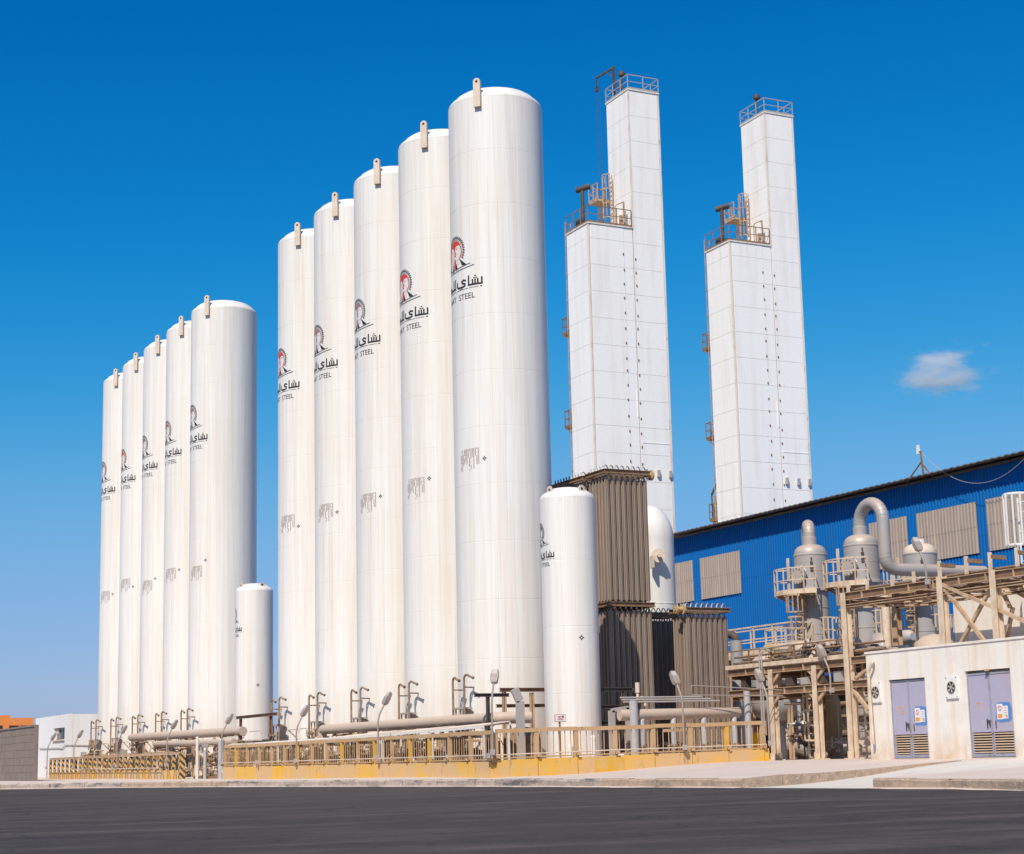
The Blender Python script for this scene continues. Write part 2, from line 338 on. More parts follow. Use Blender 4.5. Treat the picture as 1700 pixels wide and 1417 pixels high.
sheet([14 + i * (31.78 - 14) / 16 for i in range(17)], DXS, ground, 'pavement', 'concrete_dusty', 'pale dusty concrete platform in front of the hut doors')
def rampz(x, y):
    t = sstep(0, 6.5, x - kx(y)); return (ROADZ + .006) * (1 - t) + ground(x, y) * t
sheet([31.78 + i * (36.46 - 31.78) / 8 for i in range(9)], [-.25] + DXS[1:], rampz, 'driveway', 'ramp_concrete', 'light concrete ramp dipping between two kerbs')
def kerb_run(P, parent, mt, ret=None):
    i = 0
    for (xa, ya), (xb, yb) in zip(P, P[1:]):
        a, b2 = Vector((xa, ya)), Vector((xb, yb)); L = (b2 - a).length; k = max(1, round(L / 1.15)); d = (b2 - a) / k; u = d.normalized(); nrm = Vector((-u.y, u.x))
        if nrm.x < 0: nrm = -nrm
        for j in range(k):
            p, q = a + d * j + u * .012, a + d * (j + 1) - u * .012
            jz = random.uniform(-.02, .012); jo = random.uniform(-.02, .02); zt = .0 + jz
            mb = MB(); o = nrm * jo; wdt = nrm * .2; ch = nrm * .035
            sec = lambda c: [(c.x+o.x, c.y+o.y, ROADZ-.1), (c.x+o.x, c.y+o.y, zt-.04+random.uniform(-.012,.012)), (c.x+o.x+ch.x, c.y+o.y+ch.y, zt+random.uniform(-.01,.01)), (c.x+o.x+wdt.x, c.y+o.y+wdt.y, zt+.008), (c.x+o.x+wdt.x, c.y+o.y+wdt.y, ROADZ-.1)]
            ns = 5; V = []
            for s_ in range(ns): V += sec(p + (q - p) * (s_ / (ns - 1)) + nrm * random.uniform(-.012, .012))
            F = [(s_*5+e, s_*5+e+1, (s_+1)*5+e+1, (s_+1)*5+e) for s_ in range(ns-1) for e in range(4)] + [(4,3,2,1,0), tuple((ns-1)*5+e for e in range(5))]
            mb.add(V, F); mm = mt if not callable(mt) else mt((ya + yb) / 2, i)
            mb.build('kerb_stone', mm, parent, smooth=30); i += 1
kerb_run(KERB, pav, lambda y, i: 'kerb_tan' if y < 43 or (70 < y < 74) else 'kerb_stone')
kerb_run(KERB2, pav, 'kerb_tan')
# the kerb returns beside the driveway, sinking into the slab
rp = [(24.14, 36.28), (25.2, 36.30), (26.3, 36.30), (27.4, 36.31), (28.5, 36.31), (29.6, 36.32), (30.8, 36.32)]
for k in range(len(rp) - 1):
    mb = MB(); (xa, ya), (xb, yb) = rp[k], rp[k+1]
    za, zb = ground(xa + .1, 37) + .015, ground(xb + .1, 37) + .015; xb -= .015
    mb.add([(xa,ya,-.35),(xb,yb,-.35),(xb,yb+.2,-.35),(xa,ya+.2,-.35),(xa,ya,za),(xb,yb,zb),(xb,yb+.2,zb),(xa,ya+.2,za)], [(0,3,2,1),(4,5,6,7),(0,1,5,4),(1,2,6,5),(2,3,7,6),(3,0,4,7)])
    mb.build('kerb_stone', 'kerb_tan', pav, smooth=0)

# wind-blown sand lying along the foot of the kerb
rr = random.Random(21); mb = MB()
for P in (KERB[1:], KERB2[:3]):
    for (xa, ya), (xb, yb) in zip(P, P[1:]):
        k = max(2, int(abs(ya - yb) / .35)); prev = None
        for j in range(k + 1):
            x, y = xa + (xb - xa)*j/k, ya + (yb - ya)*j/k; w_ = max(.02, .16 + .22*math.sin(y*1.7)*math.sin(y*.63 + 1) + rr.uniform(-.06, .08))
            cur = [(x + .03, y, ROADZ + .03), (x - w_*.4, y, ROADZ + .012), (x - w_, y, ROADZ + .003)]
            if prev: b_ = len(mb.v); mb.add(prev + cur, [(0,1,4,3), (1,2,5,4)])
            prev = cur
tag(mb.build('sand_drift', 'concrete_dusty', smooth=60), 'pale wind-blown sand along the foot of the kerb', 'sand', kind='stuff')

# ================================================================== tall storage tanks
TR, SEAM0, SEAMD = 1.847, 25.76, 2.155
def onc(s, z, r=TR, t0=0, off=.006):                 # point on a tank shell: s metres to the right of its -X line
    t = s / r + t0; return (-(r + off) * math.cos(t), -(r + off) * math.sin(t), z)
def text2d(body, size=1.0, align='CENTER'):
    cu = bpy.data.curves.new('lettering', 'FONT'); cu.body = body; cu.size = size; cu.align_x = align; cu.resolution_u = 3
    ob = bpy.data.objects.new('lettering', cu); me = bpy.data.meshes.new_from_object(ob)
    V = [(v.co.x, v.co.y) for v in me.vertices]; F = [tuple(p.vertices) for p in me.polygons]
    bpy.data.objects.remove(ob); bpy.data.curves.remove(cu); bpy.data.meshes.remove(me); return V, F
def stroke2d(pts, th):
    V, F = [], []
    for a, b2 in zip(pts, pts[1:]):
        a, b2 = Vector(a), Vector(b2); d = (b2 - a).normalized(); nn = Vector((-d.y, d.x)) * th / 2; e = d * th / 2
        a, b2 = a - e, b2 + e; m_ = max(1, math.ceil((b2 - a).length / .1))
        for i in range(m_):
            p, q = a + (b2 - a)*(i/m_), a + (b2 - a)*((i+1)/m_); k = len(V)
            V += [tuple(p - nn), tuple(q - nn), tuple(q + nn), tuple(p + nn)]; F.append((k, k+1, k+2, k+3))
    return V, F
def logo_parts(r, sc_=1.0, t0_=0.0):
    """The painted sign on a tank, in arc-length/height coordinates about z = 19.78 (gear centre)."""
    k = sc_; T = lambda V, off=.006: [onc(s * k, z * k, r, t0_, off) for s, z in V]
    emb, badge, white, letters = MB(), MB(), MB(), MB()
    # gear ring with teeth, open at the foot
    a0, a1 = R(-32), R(212); nt_ = 26
    for i in range(nt_ * 4):
        t0, t1 = a0 + (a1 - a0) * i / (nt_ * 4), a0 + (a1 - a0) * (i + 1) / (nt_ * 4)
        ro = .66 if i % 4 < 2 else .595; ri = .615 if i % 4 < 2 else .55
        emb.add(T([(ri*math.cos(t0), ri*math.sin(t0)), (ro*math.cos(t0), ro*math.sin(t0)), (ro*math.cos(t1), ro*math.sin(t1)), (ri*math.cos(t1), ri*math.sin(t1))]), [(0,1,2,3)])
        if i % 2 == 0 :
            tt = t0 if i % 4 == 2 else t1
            emb.add(T([(.55*math.cos(tt-.012), .55*math.sin(tt-.012)), (.65*math.cos(tt-.012), .65*math.sin(tt-.012)), (.65*math.cos(tt+.012), .65*math.sin(tt+.012)), (.55*math.cos(tt+.012), .55*math.sin(tt+.012))]), [(0,1,2,3)])
        emb.add(T([(.50*math.cos(t0), .50*math.sin(t0)), (.515*math.cos(t0), .515*math.sin(t0)), (.515*math.cos(t1), .515*math.sin(t1)), (.50*math.cos(t1), .50*math.sin(t1))]), [(0,1,2,3)])
    # badge: round head, pointed foot
    P = [(.475*math.cos(R(a)), .475*math.sin(R(a))) for a in range(-40, 221, 10)] + [(0, -.80)]
    nP = len(P); badge.add(T([(0, -.08)] + P, .004), [(0, i + 1, (i + 1) % nP + 1) for i in range(nP)])
    SS = [(.13,.16),(.09,.215),(.01,.235),(-.07,.20),(-.10,.13),(-.07,.06),(.02,.0),(.09,-.06),(.125,-.14),(.09,-.23),(.0,-.275),(-.08,-.25),(-.125,-.18)]
    BB = [(-.12,.22),(-.12,-.25),(.02,-.25),(.10,-.20),(.12,-.11),(.06,-.03),(-.10,.0),(.05,.01),(.10,.09),(.08,.17),(.0,.22),(-.12,.22)]
    for P_, x, dz_ in ((BB, -.17, -.04), (SS, .18, .03)):
        V, F = stroke2d([(a_ * 1.15 + x, b_ * 1.0 - .05 + dz_) for a_, b_ in P_], .06); white.add(T(V, .010), F)
    # peaks
    for tri in (((.34,-.30),(.74,-.60),(.50,-.60)), ((.10,-.42),(.22,-.66),(.06,-.72)), ((-.34,-.34),(-.46,-.62),(-.72,-.60)), ((-.12,-.46),(-.04,-.72),(-.22,-.72))):
        emb.add(T(tri, .012), [(0,1,2)])
    for tri in (((.33,-.45),(.46,-.66),(.18,-.72)), ((-.33,-.45),(-.18,-.72),(-.46,-.66)), ((.02,-.62),(.10,-.76),(-.08,-.76))):
        white.add(T(tri, .011), [(0,1,2)])
    for half, z0, dz in ((.93, -.58, -.18), (1.1, -.67, -.18)):
        for i in range(24):
            f = lambda j: (-half + 2*half*j/24, z0 + dz * (1 - (abs(-1 + 2*j/24))**1.6) * .6)
            (s0, zz0), (s1, zz1) = f(i), f(i + 1); emb.add(T([(s0, zz0-.011), (s1, zz1-.011), (s1, zz1+.011), (s0, zz0+.011)], .013), [(0,1,2,3)])
    # Arabic name, written right to left
    bz, hs_ = -1.44, 1.0; S = 1.285
    A = [[(0,.22),(0,0),(-.46,0)], [(-.13,.17),(-.13,0)], [(-.22,.17),(-.22,0)], [(-.31,.17),(-.31,0)], [(-.45,.34),(-.45,0)],
         [(-.58,.21),(-.66,.24),(-.74,.19),(-.70,.12),(-.60,.08),(-.60,.01),(-.68,-.02),(-.90,-.02),(-.96,.04),(-.96,.18)],
         [(-1.08,.34),(-1.08,0),(-1.20,0)], [(-1.20,.34),(-1.20,0),(-1.66,0)], [(-1.36,0),(-1.42,.11),(-1.56,.13),(-1.62,.06),(-1.60,0)], [(-1.66,.10),(-1.66,0),(-1.80,0)],
         [(-1.80,.34),(-1.80,0),(-2.18,0),(-2.18,.17)]]
    for st in A:
        V, F = stroke2d([(x * S + 1.41, y + bz) for x, y in st], .07); letters.add(T(V), F)
    for x, y in ((-.02,-.11),(-.17,.25),(-.25,.25),(-.21,.33),(-.80,-.10),(-.73,-.10),(-2.0,-.10)):
        V, F = stroke2d([(x * S + 1.39, y + bz), (x * S + 1.42, y + bz)], .045); letters.add(T(V), F)
    for xa, xb in ((1.26,.86),(.80,.52),(.36,.10),(.04,-.9)):
        V, F = stroke2d([(xa, bz - .115), (xb, bz - .115)], .018); letters.add(T(V), F)
    V, F = text2d('BESHAY  STEEL', .30); wd_ = max(v[0] for v in V) - min(v[0] for v in V)
    letters.add(T([(v[0] * 2.2 / wd_, v[1] * 1.08 - 1.96) for v in V]), F)
    return emb, badge, white, letters
def course_mesh(r, h, n=72):
    mb = MB(); g = .014; d = .0045
    mb.lathe([(r - d, 0), (r - d, g*.5), (r, g), (r, h - g), (r - d, h - g*.5), (r - d, h)], n); return mb
def head_prof(r, hh):
    kr = .36                                       # knuckle then a flat crown
    P = [(r, 0)] + [(r - kr + kr*math.cos(a), kr*math.sin(a)*.8) for a in [R(x) for x in range(10, 71, 10)]]
    r1, z1 = P[-1]
    return P + [(r1 * math.cos(R(a)), z1 + (hh - z1) * math.sin(R(a))) for a in range(15, 90, 15)] + [(.001, hh)]
def lug(mb, t, z0, z1, r, wd=.30, th=.13):
    c, s_ = -math.cos(t), -math.sin(t); tx, ty = s_, -c
    P2 = lambda a, b2, z: ((r + b2) * c + tx * a, (r + b2) * s_ + ty * a, z)
    prof = [(-wd/2, z0), (wd/2, z0)] + [(wd/2*math.cos(R(a)), z1 - wd/2 + wd/2*math.sin(R(a))) for a in range(0, 181, 20)]
    n_ = len(prof); V = [P2(a, .015, z) for a, z in prof] + [P2(a, .015 + th, z) for a, z in prof]
    mb.add(V, [tuple(reversed(range(n_))), tuple(range(n_, 2*n_))] + [(i, (i+1) % n_, n_ + (i+1) % n_, n_ + i) for i in range(n_)])
    h = Vector(P2(0, .015 + th, z1 - wd/2)); h2 = Vector(P2(0, .02 + th, z1 - wd/2))
    mb.mi = 1; mb.tube([h, h2], .05, 10); mb.mi = 0
GROUPT = 'tall white storage tanks standing in line'
def make_tank():
    t = thing('storage_tank', 'tall tank', 'storage tank', (0,0,0), GROUPT)
    cm = None
    z = SEAM0
    for k in range(11):
        z -= SEAMD
        if cm is None:
            o = course_mesh(TR, SEAMD).build('shell_course', 'tank_white', t, smooth=15); cm = o.data; o.location.z = z
        else: put('shell_course', cm, t, (0,0,z))
    course_mesh(TR, z + .0).build('shell_course', 'tank_white', t, smooth=15)
    MB().lathe([(TR + .09, -.25), (TR + .09, .05), (TR + .004, .06)], 48).build('base_ring', 'cream_steel', t)
    h = MB(); h.lathe([(a, b2 + SEAM0) for a, b2 in head_prof(TR, .72)], 72); h.build('dished_head', 'tank_white', t, smooth=60)
    for tt in (R(43.5), R(43.5) + math.pi):
        lm = MB(); lug(lm, tt, 25.3, 26.45, TR, .28); lm.build('lifting_lug', ['cream_lug', 'black'], t)
    em, ba, wh, le = logo_parts(TR)
    for m_ in (em, ba, wh, le): m_.v = [(x, y, z_ + 19.78) for x, y, z_ in m_.v]
    ba.build('emblem_badge', 'emblem_red', t, smooth=0); em.build('emblem', 'ink', t, smooth=0); wh.build('emblem_letters', 'sign_white', t, smooth=0); tag(le.build('lettering', 'ink', t, smooth=0), kind='stuff')
    # stencilled data block turned on its side: columns of small illegible marks
    rr = random.Random(3); st = MB()
    for col in range(14):
        s0 = .20 + col * .07 + rr.uniform(-.004, .004); zt = 12.05; end = zt - rr.choice((.30, .45, .62, .78, .80))
        zz = zt - (rr.random() < .25) * .2
        while zz > end:
            ln = rr.uniform(.018, .05)
            V = [(s0, zz - ln), (s0 + .040, zz - ln), (s0 + .040, zz), (s0, zz)]; st.add([onc(*p_) for p_ in V], [(0,1,2,3)])
            zz -= ln + rr.uniform(.008, .02) + (rr.random() < .08) * .10
    tag(st.build('stencil_block', 'ink_soft', t, smooth=0), kind='stuff')
    mk = MB(); cs, cz = 1.37, 11.62
    for a in range(4):
        dx, dz = ((.1,0),(0,.1),(-.1,0),(0,-.1))[a]; px, pz = ((0,.024),(.024,0),(0,.024),(.024,0))[a]
        mk.add([onc(cs + dx, cz + dz), onc(cs + dx*.25 + px*1.6, cz + dz*.25 + pz*1.6), onc(cs + dx*.25 - px*1.6, cz + dz*.25 - pz*1.6)], [(0,1,2)])
    mk.build('diamond_mark', 'ink', t, smooth=0)
    # small capped nozzle and a conduit run on the shell
    nz = MB(); a = R(62); c_ = Vector((-math.cos(a), -math.sin(a), 0)); nz.cyl(c_ * TR + Vector((0,0,2.0)), c_ * (TR + .22) + Vector((0,0,2.0)), .035, 8); nz.obox(c_ * (TR + .26) + Vector((0,0,2.0)), c_ * .05, Vector((-c_.y, c_.x, 0)) * .07, (0,0,.07)); nz.build('junction_box', 'valve_brown', t)
    # pair of relief vents: tall pipes with goosenecks, tied by a strut
    for k, (tt, zt) in enumerate(((R(6), 3.42), (R(22), 3.5))):
        v_ = MB(); d = Vector((-math.cos(tt), -math.sin(tt), 0)); tg = Vector((-d.y, d.x, 0)); q = d * (TR + .52)
        if tg.y > 0: tg = -tg
        P = [q + Vector((0,0,1.2)), q + Vector((0,0,zt))] + arc(q + tg*.14 + Vector((0,0,zt)), tg, (0,0,1), .14, math.pi, R(40), 6) + [q + tg * .42 + Vector((0,0,zt + .04))]
        v_.tube(P, .045, 8); v_.cyl(P[-1], P[-1] + tg*.05 + Vector((0,0,-.03)), .06, 8)
        v_.bar(q + Vector((0,0,zt - .3)), d * TR * .99 + Vector((0,0,zt - .3)), .05, .05)
        v_.bar(q + Vector((0,0,1.7)), d * TR * .99 + Vector((0,0,1.7)), .05, .05)
        v_.build('relief_vent_pipe', 'valve_brown', t)
    return t
tank0 = make_tank()
TANKS = []
BADGE = ['emblem_red', 'emblem_red', 'emblem_mauve', 'emblem_mauve', 'emblem_red', 'emblem_brown', 'emblem_brown', 'emblem_brown', 'emblem_red', 'emblem_mauve']
WHICH = ['nearest and tallest looking white tank with a bright red emblem, rightmost of the tall tanks',
         'second tall white tank from the right, bright red emblem, next behind the nearest',
         'third tall white tank from the right, faded mauve emblem, in the near row of five',
         'fourth tall white tank from the right, faded mauve emblem, in the near row of five',
         'fifth tall white tank from the right, red emblem, last of the near row of five',
         'front tall white tank of the far left row, faded brown emblem, fully in view',
         'second tall white tank of the far left row, just behind its front tank',
         'middle tall white tank of the five in the far left row',
         'fourth tall white tank of the far left row, with a small red emblem',
         'leftmost and farthest tall white tank, beside the low white hut']
for i in range(10):
    yy = 59.45 + 5 * i if i < 5 else 94.09 + 5 * (i - 5); xx = 29.113 - .01197 * (yy - 59.45)
    gz = ground(xx - 2, yy) * .5
    if i == 0: t = tank0; t.location = (xx, yy, 0); OFF[t.name] = (xx, yy, 0)
    else: t = copy_tree(tank0, (xx, yy, 0))
    t['label'] = WHICH[i]; TANKS.append((xx, yy))
    for ch in t.children:
        if ch.name.startswith('emblem_badge') and BADGE[i] != 'emblem_red':
            me = ch.data.copy(); me.materials[0] = M[BADGE[i]]; ch.data = me
        if ch.name.startswith('stencil_block'): ch.location.z = (0, -.35, -.25, .0, .15, -.7, -.3, -.5, .1, -.2)[i]

# ---- two short tanks standing beside the tall rows
def short_tank(xx, yy, lab, roundel=True):
    r = .975; t = thing('short_tank', lab, 'storage tank', (xx, yy, 0), 'short white tanks beside the tall rows')
    z = 9.55
    for k, h in enumerate((2.2, 2.3, 2.3, 2.3)):
        z -= h; o = course_mesh(r, h, 56).build('shell_course', 'tank_white', t, smooth=15, off=(0,0,-z))
    MB().lathe([(a, b2 + 9.55) for a, b2 in head_prof(r, .45)], 56).build('dished_head', 'tank_white', t, smooth=60, off=(0,0,0))
    MB().lathe([(r*.55, -.1), (r*.8, .12), (r*.96, .3), (r, z)], 48).build('lower_head', 'tank_white', t, smooth=60, off=(0,0,0))
    for a in (45, 135, 225, 315):
        d = Vector((math.cos(R(a)), math.sin(R(a)), 0)) * .85; m_ = MB(); m_.ibeam(d + Vector((0,0,-.3)), d + Vector((0,0,.5)), .16, .16); m_.build('leg', 'white_paint', t, off=(0,0,0))
    for tt in (R(12), R(102)):
        m_ = MB(); lug(m_, tt, 9.66, 10.0, r - .22, .26, .04); m_.build('lifting_lug', ['cream_lug', 'black'], t, off=(0,0,0))
    em, ba, wh, le = logo_parts(r, .60, R(-20))
    for m_ in (em, ba, wh, le): m_.v = [(x, y, z_ + 8.35) for x, y, z_ in m_.v]
    ba.build('emblem_badge', 'emblem_dark', t, smooth=0, off=(0,0,0)); em.build('emblem', 'ink', t, smooth=0, off=(0,0,0)); wh.build('emblem_letters', 'sign_white', t, smooth=0, off=(0,0,0)); tag(le.build('lettering', 'ink', t, smooth=0, off=(0,0,0)), kind='stuff')
    mk = MB(); cs, cz = 1.42, 4.65
    for a in range(4):
        dx, dz = ((.1,0),(0,.1),(-.1,0),(0,-.1))[a]; px, pz = ((0,.03),(.03,0),(0,.03),(.03,0))[a]
        mk.add([onc(cs+dx, cz+dz, r), onc(cs+dx*.3+px*1.5, cz+dz*.3+pz*1.5, r), onc(cs+dx*.3-px*1.5, cz+dz*.3-pz*1.5, r)], [(0,1,2)])
    mk.build('diamond_mark', 'ink', t, smooth=0, off=(0,0,0))
    if not roundel: return t
    # no-smoking roundel and its caption strip
    sg = MB(); cs, cz = .55, 2.05
    def ringseg(r0, r1, a0, a1, off):
        N = 20
        for i in range(N):
            t0, t1 = a0 + (a1-a0)*i/N, a0 + (a1-a0)*(i+1)/N
            sg.add([onc(cs + q*math.cos(tt), cz + q*math.sin(tt), r, 0, off) for q, tt in ((r0,t0),(r1,t0),(r1,t1),(r0,t1))], [(0,1,2,3)])
    sg.add([onc(cs + x, cz + y, r) for x, y in ((-.17,-.36),(.17,-.36),(.17,.2),(-.17,.2))], [(0,1,2,3)])
    sg.mi = 1; ringseg(.11, .14, 0, 2*math.pi, .009)
    sg.add([onc(cs + x, cz + y, r, 0, .01) for x, y in ((-.09,.07),(-.07,.09),(.09,-.07),(.07,-.09))], [(0,1,2,3)])
    sg.mi = 2; sg.add([onc(cs + x, cz + y, r, 0, .009) for x, y in ((-.14,-.33),(.14,-.33),(.14,-.22),(-.14,-.22))], [(0,1,2,3)])
    sg.build('warning_label', ['sign_white', 'sign_red', 'sign_orange'], t, smooth=0, off=(0,0,0))
    return t
short_tank(29.12, 54.35, 'short white tank in front of the nearest tall tank, beside brown finned vaporizers', False)
short_tank(28.85, 88.95, 'short white tank standing between the two rows of tall tanks')

# ================================================================== generic steelwork
def rail_mesh(mb, pts, h=1.05, step=1.2, r=.022, mid=True, toe=True, closed=False):
    pts = [Vector(p) for p in pts]; seg = list(zip(pts, pts[1:])) + ([(pts[-1], pts[0])] if closed else [])
    for a, b2 in seg:
        n_ = max(1, round((b2 - a).length / step)); done = len(mb.v) and getattr(mb, '_posts', None) or []
        for i in range(n_ + 1):
            p = a + (b2 - a) * (i / n_)
            if any((p - q_).length < .05 for q_ in done): continue
            done.append(p); mb.bar(p, p + Vector((0,0,h)), r*2, r*2)
        mb._posts = done
        mb.bar(a + Vector((0,0,h)), b2 + Vector((0,0,h)), r*2, r*2)
        if mid: mb.bar(a + Vector((0,0,h*.52)), b2 + Vector((0,0,h*.52)), r*1.6, r*1.6)
        if toe: mb.bar(a + Vector((0,0,.07)), b2 + Vector((0,0,.07)), .012, .12)
def ladder_mesh(mb, p0, p1, side, wd=.42, r=.022, step=.3):
    p0, p1, side = Vector(p0), Vector(p1), Vector(side).normalized()
    for s_ in (-1, 1): mb.bar(p0 + side*(s_*wd/2), p1 + side*(s_*wd/2), r*2, r*2)
    n_ = int((p1 - p0).length / step)
    for i in range(n_): 
        p = p0 + (p1 - p0) * ((i + .5) / n_); mb.bar(p - side*wd/2, p + side*wd/2, r*1.3, r*1.3)
def cage_mesh(mb, p0, p1, out, r=.36, step=.9, nb=5):
    p0, p1, out = Vector(p0), Vector(p1), Vector(out).normalized(); side = Vector((-out.y, out.x, 0)); L = (p1 - p0).length; n_ = max(2, int(L / step) + 1)
    ang = [R(-100 + 200 * i / 8) for i in range(9)]
    for i in range(n_):
        c = p0 + (p1 - p0) * (i / (n_ - 1)) + out * .3
        P = [c + out*(r*math.cos(a)) + side*(r*math.sin(a)) for a in ang]
        for a, b2 in zip(P, P[1:]): mb.bar(a, b2, .015, .06)
    for a in [R(-90 + 180*i/(nb-1)) for i in range(nb)]:
        d = out*(.3 + r*math.cos(a)) + side*(r*math.sin(a)); mb.bar(p0 + d, p1 + d, .04, .04)

# ================================================================== cold box towers
def tower(x0, lab, davit, bal):
    xs, xt, y0, y1, zl, zt = x0, x0 + 3.39, 97.0, 100.0, 35.0, 44.7; x1 = x0 + 5.77
    t = thing('cold_box_tower', lab, 'tower', (x0, y0, 0), 'white cold box towers behind the tanks')
    MB().box(xs+.04, xt, y0+.04, y1-.04, 0, zl-.02).box(xt+.04, x1-.04, y0+.041, y1-.041, 0, zt-.02).build('casing', 'tower_joint', t, smooth=0)
    seams = [34.04 - 1.776 * k for k in range(20)]; up = [34.04 + 1.776 * k for k in range(1, 7)]
    def face(u0, u1, zs, fixed, axis):
        for za, zb in zip(zs, zs[1:]):
            mb = MB(); g = .009
            if axis == 'y': mb.box(u0+g, u1-g, fixed, fixed+.05, za+g, zb-g)
            else: mb.box(fixed, fixed+.05, u0+g, u1-g, za+g, zb-g)
            mb.build('cladding_panel', 'tower_white', t, smooth=0)
    low = sorted([0] + [s for s in seams if s > .3] + [zl]); high = sorted([0] + [s for s in seams if s > .3] + [s for s in up if s < zt - .3] + [zt])
    face(xs+.14, xt-.72, low, y0, 'y'); face(xt-.72, xt-.02, low, y0+.012, 'y'); face(xt+.02, x1-.12, high, y0, 'y')
    face(y0+.14, y1-.03, low, xs, 'x'); face(y0+.14, y1-.03, [z for z in high if z > zl-.5 and z != 34.04] if False else sorted([zl] + [z for z in high if z > zl]), xt+.0, 'x')
    for (xa, za, zb) in ((xs, 0, zl), (xt, zl+.05, zt), (x1, 0, zt)):
        mb = MB(); e = .07; mb.box(xa-.015, xa+e, y0-.015, y0+.12, za, zb) if xa != x1 else mb.box(xa-e-.03, xa+.015, y0-.015, y0+.12, za, zb); mb.build('corner_trim', 'tower_edge', t, smooth=0)
    # roof slabs
    MB().box(xs-.05, xt-.02, y0-.05, y1+.05, zl, zl+.1).build('roof_slab', 'tower_edge', t, smooth=0)
    MB().box(xt-.04, x1+.04, y0-.05, y1+.05, zt, zt+.1).build('roof_slab', 'tower_edge', t, smooth=0)
    # bolted cleats beside the joint lines
    cl = MB().box(-.04,.04,-.04,.0,-.065,.065).build('cleat', 'brown_steel', t, smooth=0, off=(0,0,0)); first = True; cm = cl.data
    rr = random.Random(int(x0))
    for k in range(22):
        for dx in (-.80, .12):
            z = 33.1 - k * .98 + rr.uniform(-.1, .1) - (dx > 0) * .1
            if first: o = cl; first = False; o.location = (xt + dx - x0, -.001, z)
            else: put('cleat', cm, t, (xt + dx + rr.uniform(-.03,.03), y0 - .001, z))
    # drip ledge and fittings low on the wide face
    mb = MB(); mb.box(xt+.15, x1-.15, y0-.02, y0+.01, 20.6, 20.66); mb.build('drip_ledge', 'tower_white', t, smooth=0)
    for dx in (.2, 1.15, 2.05): MB().box(xt+dx, xt+dx+.2, y0-.16, y0, 18.4, 18.85).build('cable_box', 'galvanised', t, smooth=0)
    MB().box(xt-.14, xt-.04, y0-.012, y0+.02, 22.3, 24.1).build('cover_strip', 'tower_white', t, smooth=0)
    # roof railings
    mb = MB(); rail_mesh(mb, [(xs, y1, zl+.1), (xs, y0, zl+.1), (xt-.1, y0, zl+.1)], 1.15, 1.0, .024); mb.build('railing', 'brown_steel', t, smooth=0)
    mb = MB(); rail_mesh(mb, [(xt, y1, zt+.1), (xt, y0, zt+.1), (x1, y0, zt+.1), (x1, y1, zt+.1), (xt, y1, zt+.1)], 1.0, 1.0, .024); mb.build('railing', 'galvanised', t, smooth=0)
    # vent stack with a tee head on the low roof, mushroom vent above
    mb = MB(); p = Vector((xs+.6, y0+1.7, zl)); mb.cyl(p, p + Vector((0,0,2.9)), .13, 10); mb.tube([p + Vector((-.32,.3,2.85)), p + Vector((.40,-.35,3.05))], .2, 12); mb.obox(p + Vector((0,0,.5)), (.45,0,0), (0,.25,0), (0,0,.2)); mb.build('vent_stack', 'dark_steel', t)
    mb = MB(); p = Vector((xt+.45, y0+1.5, zt)); mb.cyl(p, p + Vector((0,0,1.6)), .07, 8); mb.lathe([(.001,1.95),(.2,1.9),(.26,1.75),(.24,1.6),(.05,1.5)], 14, p); mb.build('mushroom_vent', 'dark_steel', t)
    mb = MB(); p = Vector((xs+2.1, y0+1.0, zl)); mb.lathe([(.3,0),(.3,.35),(.2,.5),(.001,.56)], 14, p); mb.build('roof_hatch', 'tower_white', t)
    mb = MB(); p = Vector((x1-1.0, y0+.8, zt)); mb.lathe([(.25,0),(.25,.3),(.16,.45),(.001,.5)], 14, p); mb.build('roof_hatch', 'tower_white', t)
    MB().bar((xs+1.75, y0+1.6, zl), (xs+1.8, y0+1.6, zl+2.1), .12, .12).build('roof_post', 'brown_steel', t, smooth=0)
    mb = MB(); mb.bar((xs+2.9, y0+.25, zl), (xs+2.9, y0+.25, zl+1.9), .09, .09); mb.build('roof_post', 'cream_steel', t, smooth=0)
    mb = MB(); mb.tube(fillet([(xs+2.45,y0+.6,zl),(xs+2.45,y0+.6,zl+1.7),(xs+3.1,y0+.6,zl+2.0),(xs+3.2,y0+.6,zl)], .2), .04, 6)
    mb.build('roof_piping', 'cream_steel', t); MB().obox((xs+2.8, y0+.5, zl+.7), (.1,0,0), (0,.1,0), (0,0,.3)).build('roof_box', 'cream_steel', t, smooth=0)
    # caged ladder up the tall box, its rest balcony, ladder and balconies on the back face
    mb = MB(); lp = Vector((xt-.02, y1-.55, 0)); ladder_mesh(mb, lp + Vector((-.15,0,zl)), lp + Vector((-.15,0,zl+4.4)), (0,1,0)); cage_mesh(mb, lp + Vector((-.1,0,zl+1.4)), lp + Vector((-.1,0,zl+4.4)), (-1,0,0)); mb.build('caged_ladder', 'cream_steel', t, smooth=0)
    def balcony(z, ln=1.1):
        mb = MB(); ya, yb = y1 + .02, y1 + ln; xa, xb = xs + .1, xs + 1.0
        mb.box(xa, xb, ya, yb, z-.1, z); rail_mesh(mb, [(xa, ya, z), (xa, yb, z), (xb, yb, z)], 1.1, .6, .024); mb.bar((xa, ya, z-.6), (xa, yb-.2, z-.08), .06, .06); mb.build('balcony', 'brown_steel', t, smooth=0)
    for z in bal: balcony(z)
    mb = MB(); za, zb = zl+2.75, zl+2.9; ya, yb = y1+.0, y1+1.2; mb.box(xt-.9, xt+.3, ya, yb, za, zb); rail_mesh(mb, [(xt-.9, ya, zb), (xt-.9, yb, zb), (xt+.3, yb, zb)], 1.1, .6, .028); mb.build('balcony', 'cream_steel', t, smooth=0)
    mb = MB(); ladder_mesh(mb, (xs+.25, y1+.22, 2), (xs+.25, y1+.22, zl+1.0), (1,0,0)); 
